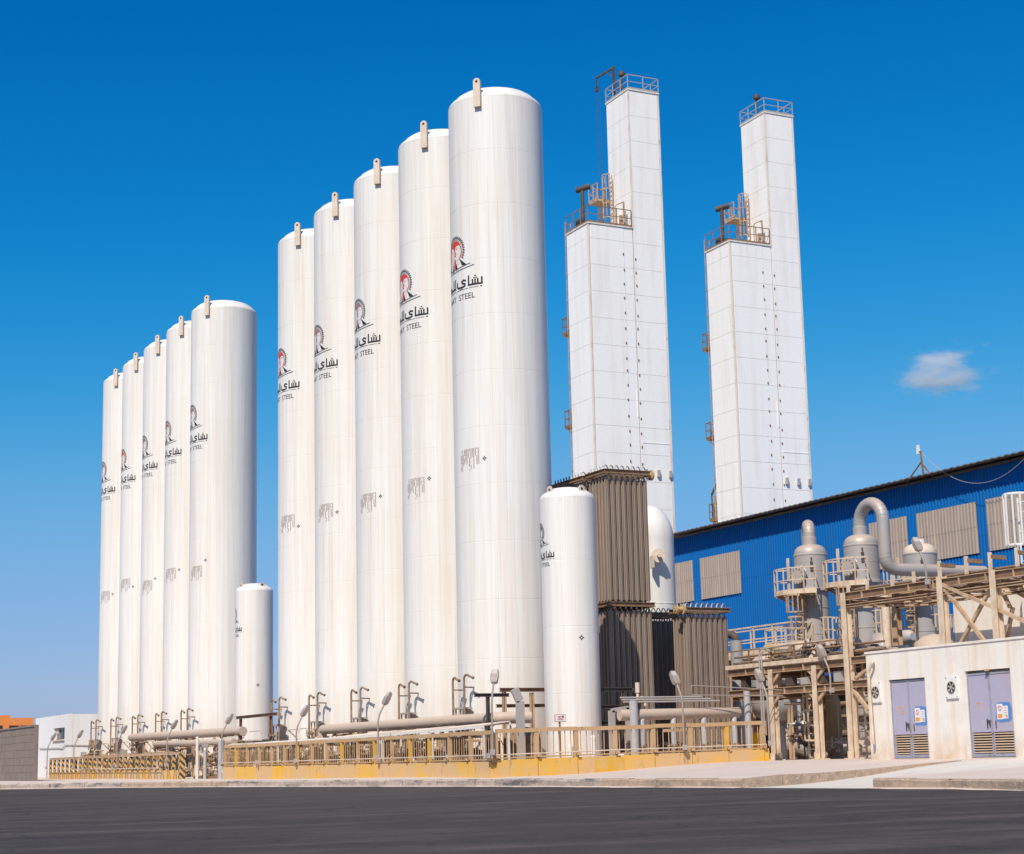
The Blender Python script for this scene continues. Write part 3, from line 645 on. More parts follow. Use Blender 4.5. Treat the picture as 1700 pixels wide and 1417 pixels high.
    for k in range(18): mb.bar((xs+.05, y1-.02, 2 + k*1.9), (xs+.05, y1+.25, 2 + k*1.9), .06, .06)
    mb.build('ladder', 'cream_steel', t, smooth=0)
    if davit:
        mb = MB(); p = Vector((xt+.25, y1-.75, zt)); mb.bar(p, p + Vector((0,0,2.55)), .14, .14); mb.bar(p + Vector((.05,-.05,2.45)), p + Vector((-.5,1.5,2.2)), .12, .12); mb.bar(p + Vector((0,.05,1.75)), p + Vector((-.22,.65,2.35)), .07, .07); mb.bar(p + Vector((0,0,1.6)), p + Vector((.2,-.9,.1)), .06, .06)
        q = p + Vector((-.5,1.5,2.2)); mb.bar(q, q + Vector((0,0,-.7)), .08, .08); mb.obox(q + Vector((0,0,-.85)), (.1,0,0), (0,.1,0), (0,0,.16)); mb.build('davit_crane', 'dark_steel', t, smooth=0)
        mb = MB(); mb.bar(q + Vector((-.05,0,-1)), (q.x-.05, q.y, zl+1), .022, .022); mb.bar(q + Vector((.12,-.1,-1)), (q.x+.12, q.y-.1, zl+1), .022, .022); mb.build('hoist_rope', 'dark_steel', t, smooth=0)
    return t
tower(54.08, 'white panelled tower nearer the tanks, with a davit crane on its top', True, (28.4, 22.1))
t2 = tower(65.08, 'white panelled tower rising behind the blue shed roof', False, (28.3, 22.0, 16.35))
mb = MB(); mb.bar((65.3, 100.9, 16.3), (65.3, 100.9, 18.2), .06, .06); mb.bar((65.3, 100.9, 18.1), (65.9, 100.7, 19.4), .14, .14); mb.build('floodlight_arm', 'dark_steel', t2, smooth=0)
mb = MB(); cage_mesh(mb, (65.7, 100.3, 13.0), (65.7, 100.3, 18.0), (0,1,0)); ladder_mesh(mb, (65.7, 100.3, 13.0), (65.7, 100.3, 18.0), (1,0,0)); mb.build('caged_ladder', 'cream_steel', t2, smooth=0)

# ================================================================== blue shed
SX, SY0, SY1, SZ = 55.0, 44.0, 89.6, 13.28
shed = thing('blue_shed', 'long blue corrugated shed with grey translucent wall panels', 'building', (SX, SY1, 0))
def corrugated(mb, y0, y1, z0, z1, x, per=.225, dep=.045):
    n_ = max(1, round((y1 - y0) / per)); p_ = (y1 - y0) / n_; prof = []
    for i in range(n_):
        y = y0 + i * p_; prof += [(y, 0), (y + p_*.32, 0), (y + p_*.5, -dep), (y + p_*.82, -dep)]
    prof.append((y1, 0)); V = []
    for y, d in prof: V += [(x + d, y, z0), (x + d, y, z1)]
    mb.add(V, [(2*i, 2*i+2, 2*i+3, 2*i+1) for i in range(len(prof) - 1)])
for zb in (0.3, 3.6, 6.9, 10.2):
    mb = MB(); corrugated(mb, SY0, SY1, zb, zb + (3.3 if zb < 10 else SZ - 10.2) , SX - (.012 if zb in (3.6, 10.2) else 0)); mb.build('wall_sheeting', 'blue_sheet', shed, smooth=0)
MB().box(SX+.06, SX+25, SY0, SY1-.02, 0, SZ-.1).build('shed_core', 'blue_sheet', shed, smooth=0)
pz0, pz1 = 9.42, 11.8
edges = [(1100, 1150.5), (1165, 1229.5), (1449, 1510), (1529.5, 1627), (1647, 1745)]
for ua, ub in edges:
    ya, yb = at(ub, 900, X=SX).y, at(ua, 950, X=SX).y
    for k, (za, zb) in enumerate(((pz0, pz0 + 1.25), (pz0 + 1.2, pz1))):
        mb = MB(); corrugated(mb, ya, min(yb, SY1 - .1), za, zb, SX - .075 - .012*k); mb.build('translucent_panel', 'grp_panel', shed, smooth=0)
# roof with eave overhang
mb = MB(); n_ = 200; prof = []
for i in range(n_ + 1):
    y = SY0 - .3 + (SY1 + .6 - SY0) * i / n_; dz = .045 * (i % 2); prof.append((y, dz))
V = []; 
for y, dz in prof: V += [(SX-.8, y, SZ+.16+dz), (SX+13, y, SZ+.16+dz+1.25), (SX-.8, y, SZ+.11+dz), (SX+13, y, SZ+.10+dz+1.25)]
mb.add(V, [(4*i, 4*i+1, 4*i+5, 4*i+4) for i in range(n_)] + [(4*i+2, 4*i+6, 4*i+7, 4*i+3) for i in range(n_)] + [(4*i, 4*i+4, 4*i+6, 4*i+2) for i in range(n_)])
mb.build('roof', 'roof_sheet', shed, smooth=0)
MB().box(SX-.12, SX-.062, SY0, SY1, SZ-.02, SZ+.10).build('eave_beam', 'roof_sheet', shed, smooth=0)
# antenna tripod on the roof and its sagging cable
ap = at(1530, 788, X=SX-.3); an = thing('antenna_mast', 'rusty tripod antenna mast on the blue shed roof edge', 'antenna', (ap.x, ap.y, SZ+.15))
mt_ = at(1528, 748, X=SX-.3)
mb = MB(); mb.bar((ap.x, ap.y-.15, SZ+.1), (mt_.x, mt_.y, mt_.z), .07, .07); mb.build('mast', 'brown_steel', an, smooth=0)
for q in (at(1505, 797, X=SX-.3), at(1547, 788, X=SX-.3), at(1537, 789, X=SX+1.1)):
    mb = MB(); mb.bar((q.x, q.y, SZ+.1), (mt_.x, mt_.y, mt_.z - .55), .055, .055); mb.build('strut', 'brown_steel', an, smooth=0)
mb = MB(); q = at(1524, 746, X=SX-.3); mb.obox((q.x, q.y, q.z), (.05,0,0), (0,.06,0), (.01,0,.22)); mb.bar(q, mt_, .04, .04); mb.build('antenna_head', 'white_paint', an, smooth=0)
ca, cb = at(1531, 752, X=SX-.55), at(1712, 748, X=SX-.75)
P = [ca + (cb - ca) * (i/24) + Vector((0,0,-1.45 * 4*(i/24)*(1 - i/24))) for i in range(25)]
tag(MB().tube(P, .012, 5).build('antenna_cable', 'galvanised'), 'thin cable sagging across the blue shed eave from the antenna', 'cable')

# ================================================================== finned vaporizers
def fin_mesh(h):
    mb = MB(); mb.cyl((0,0,0), (0,0,h), .05, 10)
    for a in (20, 80, 140):
        c, s_ = math.cos(R(a + 12)), math.sin(R(a + 12)); mb.obox((0,0,h/2), (c*.088, s_*.088, 0), (-s_*.006, c*.006, 0), (0,0,h/2 - .05))
    return mb
FM = {}
def vaporizer(x0, y0, nx, ny, z0, tiers, lab, pit=.235, grp='finned vaporizer stacks', flange=True):
    t = thing('vaporizer', lab, 'vaporizer', (x0, y0, z0), grp); z = z0 + .25; x1, y1 = x0 + nx*pit, y0 + ny*pit
    for a in (x0+.1, x1-.1):
        for b2 in (y0+.1, y1-.1): MB().box(a-.06, a+.06, b2-.06, b2+.06, z0-.35, z0+.25).build('leg', 'galvanised', t, smooth=0)
    for ti, h in enumerate(tiers):
        key = round(h, 2)
        for i in range(nx):
            for j in range(ny):
                px, py = x0 + (i + .5)*pit, y0 + (j + .5)*pit
                if key not in FM: o = fin_mesh(h - .34).build('finned_tube', 'fin_metal', t, smooth=35, off=(0,0,0)); FM[key] = o.data; o.location = (px-x0, py-y0, z-z0)
                else: put('finned_tube', FM[key], t, (px, py, z))
        zt = z + h - .34
        # bare bends between tubes under the frame, then the frame itself
        for i in range(nx):
            mb = MB(); px = x0 + (i + .5)*pit; mb.tube(arc((px, y0 + .5*pit + .1, zt), (0,1,0), (0,0,1), .1, math.pi, 0, 6), .028, 6); mb.build('return_bend', 'fin_metal', t)
        for j in range(ny):
            mb = MB(); py = y0 + (j + .5)*pit; mb.tube(arc((x0 + .5*pit + .1, py, zt), (1,0,0), (0,0,1), .1, math.pi, 0, 6), .028, 6); mb.build('return_bend', 'fin_metal', t)
        zf = zt + .22
        for a, b2 in (((x0-.05, y0-.03, zf), (x1+.05, y0-.03, zf)), ((x0-.05, y1+.03, zf), (x1+.05, y1+.03, zf)), ((x0-.03, y0-.05, zf-.002), (x0-.03, y1+.05, zf-.002)), ((x1+.03, y0-.05, zf-.002), (x1+.03, y1+.05, zf-.002))):
            MB().ibeam(a, b2, .12, .17, .02).build('frame_beam', 'brown_steel' if True else '', t, smooth=0)
        for i in range(nx): MB().bar((x0 + (i+.5)*pit, y0, zf-.001), (x0 + (i+.5)*pit, y1, zf-.001), .03, .10).build('cross_bar', 'fin_metal', t, smooth=0)
        z += h
    for i in range(nx):
        mb = MB(); px = x0 + (i + .5)*pit; mb.tube(arc((px, y0 + .16, z - .05), (.75,.45,0), (0,0,1), .19, math.pi, 0, 8), .022, 6); mb.build('return_bend', 'galvanised', t)
    for j in range(1, ny):
        mb = MB(); py = y0 + (j + .5)*pit; mb.tube(arc((x0 + .1, py, z - .05), (.5,.8,0), (0,0,1), .19, math.pi, 0, 8), .022, 6); mb.build('return_bend', 'galvanised', t)
    if flange == 'left':
        mb = MB(); mb.cyl((x0-.45, y0+.15, z-.1), (x0+.15, y0+.15, z-.1), .09, 10); mb.cyl((x0-.12, y0+.15, z-.1), (x0-.05, y0+.15, z-.1), .2, 14); mb.cyl((x0-.42, y0+.15, z-.1), (x0-.36, y0+.15, z-.1), .17, 14); mb.build('header_flange', 'cone_tan', t)
    elif flange:
        mb = MB(); mb.cyl((x1+.1, y0+.25, z-.14), (x1+.28, y0+.25, z-.14), .09, 10); mb.cyl((x1+.24, y0+.25, z-.14), (x1+.31, y0+.25, z-.14), .2, 14); mb.build('header_flange', 'cone_tan', t)
    return t
vaporizer(32.19, 57.0, 8, 6, .3, (5.75, 5.0), 'tall double-tier brown finned vaporizer beside the short white tank')
vaporizer(35.55, 57.0, 8, 5, .3, (5.6,), 'low single-tier grey brown finned vaporizer at the right of the stacks', flange='left')
vaporizer(32.19, 58.75, 8, 11, .3, (5.75, 5.0), 'shaded tall vaporizer behind the front double-tier one, mostly hidden', flange=False)
vaporizer(35.15, 60.4, 9, 5, .3, (5.7,), 'shaded dark vaporizer between the tall and the low one', flange=False)

# ================================================================== white vessel with a round head
dv = thing('domed_vessel', 'white vessel with round domed head behind the brown vaporizers', 'pressure vessel', (38.88, 65.2, .3))
MB().lathe([(1.075, .0), (1.075, 9.83 - .3)], 48, (38.88, 65.2, .3)).build('shell', 'tank_white', dv)
MB().lathe([(1.075*math.cos(R(a)), 9.83 + 1.45*math.sin(R(a))) for a in range(0, 90, 6)] + [(.001, 11.28)], 48, (38.88, 65.2, 0)).build('domed_head', 'tank_white', dv, smooth=60)
MB().lathe([(1.078, 6.94), (1.084, 6.95), (1.084, 7.0), (1.078, 7.01)], 48, (38.88, 65.2, 0)).build('weld_band', 'tank_white', dv)
mb = MB(); d = Vector((-.27, -.96, 0)); c = Vector((38.88, 65.2, 8.94)); mb.cyl(c + d*1.05, c + d*1.4, .2, 16); mb.cyl(c + d*1.4, c + d*1.48, .3, 16); mb.cyl(c + d*1.48, c + d*1.66, .09, 12); mb.obox(c + d*1.4 + Vector((-.3,0,-.28)), (.05,0,0), d*.2, (0,0,.25)); mb.build('manway', 'cream_lug', dv)

# ================================================================== yellow yard fence
def fence_run(t, p0, p1, n_posts, nb, outward, zw=.53, zt=1.42):
    """Low painted wall panels, posts, a flat top rail and thin balusters, each piece on its own."""
    p0, p1 = Vector(p0), Vector(p1); d = (p1 - p0).normalized(); o = Vector(outward); L = (p1 - p0).length; step = L / n_posts
    rr = random.Random(int(L * 10)); bm_ = None
    for i in range(n_posts):
        a, b2 = p0 + d*(step*i + .012), p0 + d*(step*(i+1) - .012); ww = rr.uniform(-.012, .012)
        mb = MB(); mb.obox((a + b2)/2 + Vector((0,0,(zw - .4)/2)) + o*ww, (b2 - a)/2, o*.11, (0,0,(zw + .4)/2)); mb.build('wall_block', 'ochre_wall', t, smooth=0)
    for i in range(n_posts + 1):
        p = p0 + d*(step*i); mb = MB(); mb.obox(p + Vector((0,0,(zw + zt)/2 - .06)), d*.075, o*.05, (0,0,(zt - zw)/2)); mb.build('post', 'ochre_bright' if rr.random() < .3 else 'ochre_fence', t, smooth=0)
        mb = MB(); mb.obox(p + o*.13 + Vector((0,0,zw + .10)), d*.05, o*.06, (0,0,.045)); mb.build('bracket', 'ochre_fence', t, smooth=0)
    for i in range(n_posts):
        a, b2 = p0 + d*(step*i + .006), p0 + d*(step*(i+1) - .006); jz = rr.uniform(-.012, .012)
        mb = MB(); mb.obox((a + b2)/2 + Vector((0,0,zt + jz)) + o*.03, (b2 - a)/2, o*.035, (0,0,.062)); mb.build('top_rail', 'ochre_fence', t, smooth=0)
        mb = MB(); mb.obox((a + b2)/2 + Vector((0,0,zw + .055)), (b2 - a)/2, o*.025, (0,0,.022)); mb.build('bottom_rail', 'ochre_fence', t, smooth=0)
        for k in range(nb):
            p = a + (b2 - a)*((k + .8)/(nb + .6)) + Vector((0,0,zw + .03)) + d*rr.uniform(-.012, .012)
            if bm_ is None:
                ob = MB().obox((0,0,(zt - zw)/2 - .03), d*.012, o*.009, (0,0,(zt - zw)/2 - .03)).build('baluster', 'ochre_fence', t, smooth=0, off=(0,0,0)); bm_ = ob.data; q = OFF[t.name]; ob.location = (p.x-q[0], p.y-q[1], p.z-q[2])
            else: ob = put('baluster', bm_, t, p)
            ob.rotation_euler = (rr.uniform(-.012,.012), rr.uniform(-.012,.012), 0)
FA = thing('yard_fence', 'ochre yellow railing fence on a low wall along the near tanks', 'fence', (24, 50, 0), 'yellow yard fences')
fence_run(FA, (24, 50.12, 0), (24, 78.2, 0), 17, 8, (-1,0,0))
FB = thing('yard_fence', 'ochre yellow railing fence on a low wall in front of the vaporizers', 'fence', (24, 50, .05), 'yellow yard fences')
fence_run(FB, (24.02, 50, .04), (33.95, 50, .18), 7, 6, (0,-1,0))
mb = MB(); mb.box(33.96, 34.14, 49.9, 52.5, -.1, .75); mb.build('wall_block', 'ochre_wall', FB, smooth=0)
# a bright freshly painted patch on one wall block
mb = MB(); q0, q1 = at(988, 1262, Y=49.885), at(1036, 1278, Y=49.885); mb.box(q0.x, q1.x, 49.876, 49.884, .10, .565); mb.build('paint_patch', 'ochre_bright', FB, smooth=0)
# conduit carried along the fence face
cd = thing('conduit', 'thin pale conduit pipe along the face of the yellow fence', 'conduit', (23.7, 50, .62))
MB().tube([(23.80, 78.1, .70), (23.80, 64, .71), (23.80, 49.83, .72), (28, 49.83, .80), (34.0, 49.83, .88)], .022, 6).build('pipe', 'pale_steel', cd)
for y in (50, 59.2, 68, 72.9): MB().box(23.71, 23.79, y-.07, y+.07, .63, .79).build('joint_box', 'galvanised', cd, smooth=0)

# ================================================================== yard lamps
def lamp(x, y, z, h, d, lab, hs=.98):
    d = Vector(d).normalized(); t = thing('yard_lamp', lab, 'lamp', (x, y, z), 'yard lamps on bent poles'); p = Vector((x, y, z)); up = Vector((0,0,1)); sd_ = d.cross(up)
    b0 = p + up*(h - .75); tip = p + up*(h - .28) + d*.26
    MB().tube(fillet([p + up*.58, b0, tip], .25, 5), .032, 8).build('pole', 'lamp_pole', t)
    ax = (d*.52 + up*.85).normalized(); nn = ax.cross(sd_).normalized()
    c0 = tip; V = []
    for s_, w_, th in ((0, .085, .055), (.06, .125, .085), (.30, .135, .09), (.34, .12, .075), (.46, .115, .07), (.53, .06, .03)):
        s_ *= hs; q = c0 + ax*s_
        V += [q - sd_*w_*hs - nn*th*hs, q + sd_*w_*hs - nn*th*hs, q + sd_*w_*hs*.8 + nn*th*hs, q - sd_*w_*hs*.8 + nn*th*hs]
    mb = MB(); mb.add(V, [(0,3,2,1)] + [(i*4+k, i*4+(k+1) % 4, (i+1)*4+(k+1) % 4, (i+1)*4+k) for i in range(5) for k in range(4)] + [(20,21,22,23)]); hd = mb.build('lamp_head', 'lamp_grey', t, smooth=30)
    mb = MB(); q = c0 + ax*.40*hs - nn*.072*hs; mb.obox(q, ax*.09*hs, sd_*.085*hs, nn*.012); mb.build('lens', 'lens', hd, smooth=0)
    mb = MB(); mb.obox(p + up*.72 - d*.05, (.06,0,0), (0,.06,0), (0,0,.08)); mb.build('junction_box', 'galvanised', t, smooth=0)
    return t
X1 = (1, .12, 0)
lamp(23.85, 49.85, .1, 3.12, (.55, .6, 0), 'bent pole lamp at the corner of the yellow fence')
for y, lab in ((59.2, 'bent pole lamp on the yellow fence, next left of the corner lamp'), (67.95, 'bent pole lamp on the yellow fence before the fifth tall tank'),
               (78.1, 'bent pole lamp at the left end of the yellow fence'), (87.3, 'bent pole lamp at the right end of the striped fence'),
               (97.5, 'bent pole lamp at the middle of the striped fence'), (108.2, 'bent pole lamp on the striped fence before the white hut corner'), (115.9, 'leftmost bent pole lamp, before the hut window')):
    lamp(23.8, y, ground(24, y), 2.75 if y > 62 else 2.85, X1, lab)
lamp(30.75, 49.8, .12, 3.05, (-.1, 1, 0), 'bent pole lamp on the fence in front of the low vaporizer')
lamp(34.1, 49.8, .2, 3.05, (-.1, 1, 0), 'bent pole lamp at the right end of the yellow fence')

# ================================================================== hazard striped fence of the far row
HF = thing('striped_fence', 'fence with yellow and black striped posts below the far tank row', 'fence', (24, 85.5, 0))
for i in range(15):
    a, b2 = 85.5 + i*2.02, 85.5 + (i+1)*2.02; MB().box(23.9, 24.12, a+.012, b2-.012, -.4, .42).build('wall_block', 'ochre_wall', HF, smooth=0)
    MB().box(23.93, 24.07, a+.006, b2-.006, 1.17 + .012*(i % 2), 1.27 + .012*(i % 2)).build('top_rail', 'cream_steel', HF, smooth=0)
    for k in range(12): MB().box(23.92, 24.08, a + .08 + k*.165, a + .15 + k*.165, 1.275, 1.31).build('rail_tooth', 'cream_steel', HF, smooth=0)
n_ = 26; pm = None
for i in range(n_):
    y = 85.6 + i*1.205; 
    if pm is None: ob = MB().box(-.07, .07, -.12, .12, .42, 1.17).build('striped_post', 'hazard', HF, smooth=0, off=(0,0,0)); pm = ob.data; ob.location = (0, y - 85.5, 0)
    else: put('striped_post', pm, HF, (24, y, 0))
    mb = MB(); mb.bar((23.84, y, -.12), (23.84, y + .30, .52), .03, .03); mb.build('leaning_rod', 'lamp_pole', HF, smooth=0)
    mb = MB(); mb.bar((23.835, y + .62, -.12), (23.835, y + .34, .52), .03, .03); mb.build('leaning_rod', 'lamp_pole', HF, smooth=0)
tag(MB().tube([(23.74, 115.7, .58), (23.74, 100, .56), (23.74, 88.5, .54)], .022, 6).build('conduit', 'pale_steel'), 'thin conduit pipe along the face of the striped fence', 'conduit')
mb = MB(); mb.box(23.86, 24.14, 85.16, 85.42, -.2, 1.25); tag(mb.build('striped_bollard', 'hazard', smooth=0), 'thick yellow and black striped end post at the gap in the fences', 'post')

# ================================================================== valve stations at the tank feet
def handwheel(mb, c, ax, r=.11):
    ax = Vector(ax).normalized(); a = Vector((0,0,1)) if abs(ax.z) < .9 else Vector((1,0,0)); e1 = ax.cross(a).normalized(); e2 = ax.cross(e1)
    P = arc(c, e1, e2, r, 0, 2*math.pi, 12); mb.tube(P, .014, 5, False); mb.bar(Vector(c) - e1*r, Vector(c) + e1*r, .015, .015); mb.bar(Vector(c) - e2*r, Vector(c) + e2*r, .015, .015)
def valve(mb, c, ax=(0,1,0), up=(-1,0,0), s=1.0):
    c, ax, up = Vector(c), Vector(ax).normalized(), Vector(up).normalized()
    mb.cyl(c - ax*.16*s, c - ax*.12*s, .11*s, 10); mb.cyl(c + ax*.12*s, c + ax*.16*s, .11*s, 10)
    mb.tube([c - ax*.13*s, c - ax*.05*s, c, c + ax*.05*s, c + ax*.13*s], .05, 10, True, [.055*s, .07*s, .09*s, .07*s, .055*s])
    mb.cyl(c, c + up*.24*s, .045*s, 8); mb.cyl(c + up*.14*s, c + up*.18*s, .085*s, 8); mb.cyl(c + up*.2*s, c + up*.36*s, .018*s, 6); handwheel(mb, c + up*.34*s, up, .115*s)
def station(i, x, y, lab, z0):
    rr = random.Random(50 + i); t = thing('valve_station', lab, 'valve station', (x, y, z0), 'valve stations at the tank feet'); g = z0
    for k in range(3):
        yy = y - .9 + k*.75 + rr.uniform(-.1,.1); xx = x + rr.uniform(-.25, .15); h = rr.uniform(1.1, 1.75); r = rr.choice((.035, .05, .065))
        mb = MB(); mb.tube(fillet([(xx, yy, g), (xx, yy, g + h), (xx + rr.choice((0,.0,.5)) + .6, yy, g + h)], .14), r, 8); mb.build('riser_pipe', rr.choice(('valve_brown','pipe_dusty','cream_steel')), t)
        for q in range(2):
            mb = MB(); valve(mb, (xx, yy, g + .45 + q*.5 + rr.uniform(-.1,.1)), (0,0,1), (-1, rr.uniform(-.5,.5), 0), rr.uniform(.9,1.25)); mb.build('valve', rr.choice(('valve_brown','valve_brown','pipe_dusty')), t)
    for k in range(2):
        zz = g + .35 + k*.55; xx = x + .1 + .12*k; r = (.06,.045)[k]
        mb = MB(); mb.cyl((xx, y - 1.5, zz), (xx, y + 1.3, zz), r, 8); mb.build('header_pipe', ('pipe_dusty','cream_steel')[k], t)
        mb = MB(); valve(mb, (xx, y + rr.uniform(-.9,.9), zz), (0,1,0), (-.6,0,.8), 1.15); mb.build('valve', 'valve_brown', t)
    mb = MB(); mb.box(x - .35, x - .05, y + .55, y + .85, g + 1.0 + .2*(i % 2), g + 1.45 + .2*(i % 2)); mb.bar((x - .2, y + .7, g), (x - .2, y + .7, g + 1.1), .06, .06); mb.build('control_box', 'galvanised' if i % 2 else 'cream_steel', t, smooth=0)
    if i < 20:
        # small sheltered frame with a flat hood
        hx, hy = x + .35, y + .25
        for dx, dy in ((0,0),(.3,0),(0,.4),(.3,.4)): MB().bar((hx + dx, hy + dy, g), (hx + dx, hy + dy, g + 2.35), .045, .045).build('frame_post', 'cream_steel', t, smooth=0)
        MB().box(hx - .1, hx + .42, hy - .12, hy + .52, g + 2.35, g + 2.42).build('hood', 'galvanised', t, smooth=0)
        mb = MB(); valve(mb, (hx + .1, hy + .1, g + 1.9), (0,0,1), (-1,0,0), 1.2); valve(mb, (hx + .2, hy + .35, g + 1.6), (0,1,0), (-1,0,.2), 1.1); mb.build('valve', 'valve_brown', t)
    mb = MB(); q = Vector((x - .1, y - 1.1, g + 1.25)); mb.cyl(q, q + Vector((-.05,0,0)), .1, 14); mb.bar(q + Vector((0,0,-.5)), q, .03, .03); mb.build('gauge', 'galvanised', t)
    mb = MB(); mb.tube(fillet([(x + .9, y - 1.3, g + 2.0), (x + .9, y - 1.3, g + 2.15), (x + .9, y + .4, g + 2.15)], .1), .02, 6); mb.build('tubing', 'galvanised', t)
    mb = MB(); mb.box(x - .5, x + 1.1, y - 1.5, y + 1.5, -.3, g + .1); mb.build('plinth', 'brown_steel', t, smooth=0)
    return t
ORD = ['nearest', 'second', 'third', 'fourth', 'fifth']
for i, (xx, yy) in enumerate(TANKS):
    nm = f'dusty brown valve cluster at the foot of the {ORD[i % 5]} tank, {"near" if i < 5 else "far left"} row'
    station(i, xx - TR - .75, yy - .9, nm, ground(xx - 2.5, yy))

for i, lab in enumerate(('first and second', 'second and third', 'third and fourth', 'fourth and fifth')):
    xx, yy = TANKS[i]; station(20 + i, xx - TR - 1.0, yy + 1.7, f'dusty brown valve cluster between the feet of the {lab} near tanks', ground(xx - 2.5, yy))

# ================================================================== header pipes and canopies beside the near row
def pipe_run(name, lab, pts, r, mt, fil=.4, n=16, sup=(), bands=(), cat='pipe', grp=None):
    t = thing(name, lab, cat, tuple(pts[0]), grp); P = fillet(pts, fil, 6) if len(pts) > 2 else [Vector(p) for p in pts]
    MB().tube(P, r, n).build('pipe', mt, t)
    for b2 in bands:
        b2 = Vector(b2); d = Vector((0,1,0)) if len(pts) == 2 and abs(pts[0][0]-pts[1][0]) < .5 else Vector((1,0,0)); MB().cyl(b2 - d*.05, b2 + d*.05, r + .012, n).build('band', mt, t)
    for s_ in sup:
        x, y, z = s_; mb = MB(); mb.ibeam((x, y, ground(x, y) - .1), (x, y, z - r), .12, .12); mb.obox((x, y, z - r - .03), (.25,0,0), (0,.1,0), (0,0,.03)); mb.build('support', 'cream_steel', t, smooth=0)
    return t
pipe_run('header_pipe', 'thick dusty insulated pipe running in front of the near tanks', [(26.2, 71.5, 1.6), (26.2, 71.5, 2.0), (26.2, 54.3, 1.97), (27.3, 54.0, 1.97)], .2, 'pipe_dusty', .22, sup=[(26.2, y, 1.98) for y in (69, 64, 59, 55.2)], bands=())
pipe_run('header_pipe', 'upper thick pale pipe crossing in front of the far left tanks', [(26.2, 103.9, 2.2), (26.2, 103.9, 2.33), (26.2, 82.5, 2.2)], .22, 'pipe_dusty', .12, sup=[(26.2, y, 2.26) for y in (101, 96, 91, 86, 83)])
pipe_run('header_pipe', 'lower thick pipe below the upper one at the far left tanks', [(25.6, 96.2, 1.83), (25.6, 82.0, 1.68)], .17, 'pipe_dusty', sup=[(25.6, y, 1.75) for y in (94, 88, 83)])
for k, (ya, yb) in enumerate(((66.6, 78.3), (61.0, 66.5), (56.25, 60.7), (51.95, 56.15))):
    zn = (1.48, 1.52, 1.56, 1.60)[k]
    t = thing('canopy', ['long pale sheet canopy at the left end of the yellow fence', 'pale sloping sheet canopy before the third tall tank', 'pale sloping sheet canopy before the second tall tank', 'pale sloping sheet canopy before the nearest tall tank'][k], 'canopy', (24.6, ya, .05), 'sloping sheet canopies over the valves')
    sl = .06 if k else .03; V = []
    for (x, dz) in ((24.5, 0), (25.5, .13 if k else .05)):
        for y, e in ((ya, sl), (yb, 0)): V += [(x, y, zn + dz + e), (x, y, zn + dz + e + .03)]
    MB().add(V, [(0,4,6,2), (1,3,7,5), (0,2,3,1), (4,5,7,6), (0,1,5,4), (2,6,7,3)]).build('roof_sheet', 'canopy_sheet', t, smooth=0)
    MB().bar((24.52, ya, zn + sl - .03), (24.52, yb, zn - .03), .05, .06).build('front_rail', 'white_paint', t, smooth=0)
    MB().bar((25.5, ya, zn + sl + .09), (25.5, yb, zn + .09), .04, .05).build('back_rail', 'white_paint', t, smooth=0)
    for y in [ya + .05, yb - .05] + ([ (ya + yb)/2 ] if k == 0 else []):
        MB().bar((24.55, y, 0), (24.55, y, zn + .02), .07, .07).build('post', 'white_paint', t, smooth=0)
        MB().bar((25.46, y, 0), (25.46, y, zn + .1), .06, .06).build('post', 'white_paint', t, smooth=0)

def pump_unit(i, x, y, z0, lab):
    rr = random.Random(90 + i); t = thing('pump_unit', lab, 'pump', (x, y, z0), 'pump units behind the fences'); g = z0
    MB().box(x - .45, x + .45, y - 1.1, y + 1.1, -.3, g + .22).build('bedplate', 'dark_steel', t, smooth=0)
    mb = MB(); mb.cyl((x, y - .9, g + .55), (x, y + .05, g + .55), .29, 18)
    for k in range(7): mb.cyl((x, y - .8 + k*.12, g + .55), (x, y - .76 + k*.12, g + .55), .32, 18)
    mb.build('motor', rr.choice(('dark_steel', 'brown_steel', 'dark_steel')), t)
    mb = MB(); mb.tube([(x, y + .05, g + .55), (x, y + .3, g + .55), (x, y + .35, g + .55), (x, y + .75, g + .55), (x, y + .8, g + .55)], .1, 16, True, [.09, .09, .33, .33, .2]); mb.build('pump_casing', 'brown_steel', t)
    mb = MB(); mb.tube(fillet([(x, y + .55, g + .8), (x, y + .55, g + 1.35), (x + .8, y + .55, g + 1.35)], .2), .08, 10); valve(mb, (x, y + .55, g + 1.1), (0,0,1), (-1,0,0), 1.3); mb.build('discharge_pipe', 'valve_brown', t)
    mb = MB(); mb.tube(fillet([(x - .2, y + .95, g + .5), (x - .2, y + 1.35, g + .5), (x - .2, y + 1.35, g + 1.2)], .2), .07, 10); mb.build('suction_pipe', rr.choice(('pipe_grey', 'pipe_dusty')), t)
    MB().box(x + .15, x + .4, y - 1.6, y - 1.2, 0, g + rr.uniform(1.0, 1.3)).build('starter_box', rr.choice(('dark_steel', 'dark_steel', 'brown_steel')), t, smooth=0)
for i, (y, lab) in enumerate(((54.6, 'dark pump behind the fence below the first canopy from the corner'), (57.6, 'dark pump behind the fence before the nearest tall tank'), (61.4, 'dark pump behind the fence before the gap of the first two tanks'), (64.6, 'dark pump behind the fence before the second tall tank'),
                              (68.2, 'dark pump behind the fence before the third tall tank'), (72.0, 'dark pump behind the fence before the fourth tall tank'), (75.8, 'dark pump behind the fence before the fifth tall tank'), (92.4, 'dark pump behind the striped fence, nearest the gap'), (96.5, 'dark pump behind the striped fence, second from the gap'), (102.0, 'dark pump behind the striped fence, third from the gap'))):
    pump_unit(i, 25.25, y, ground(25, y), lab)

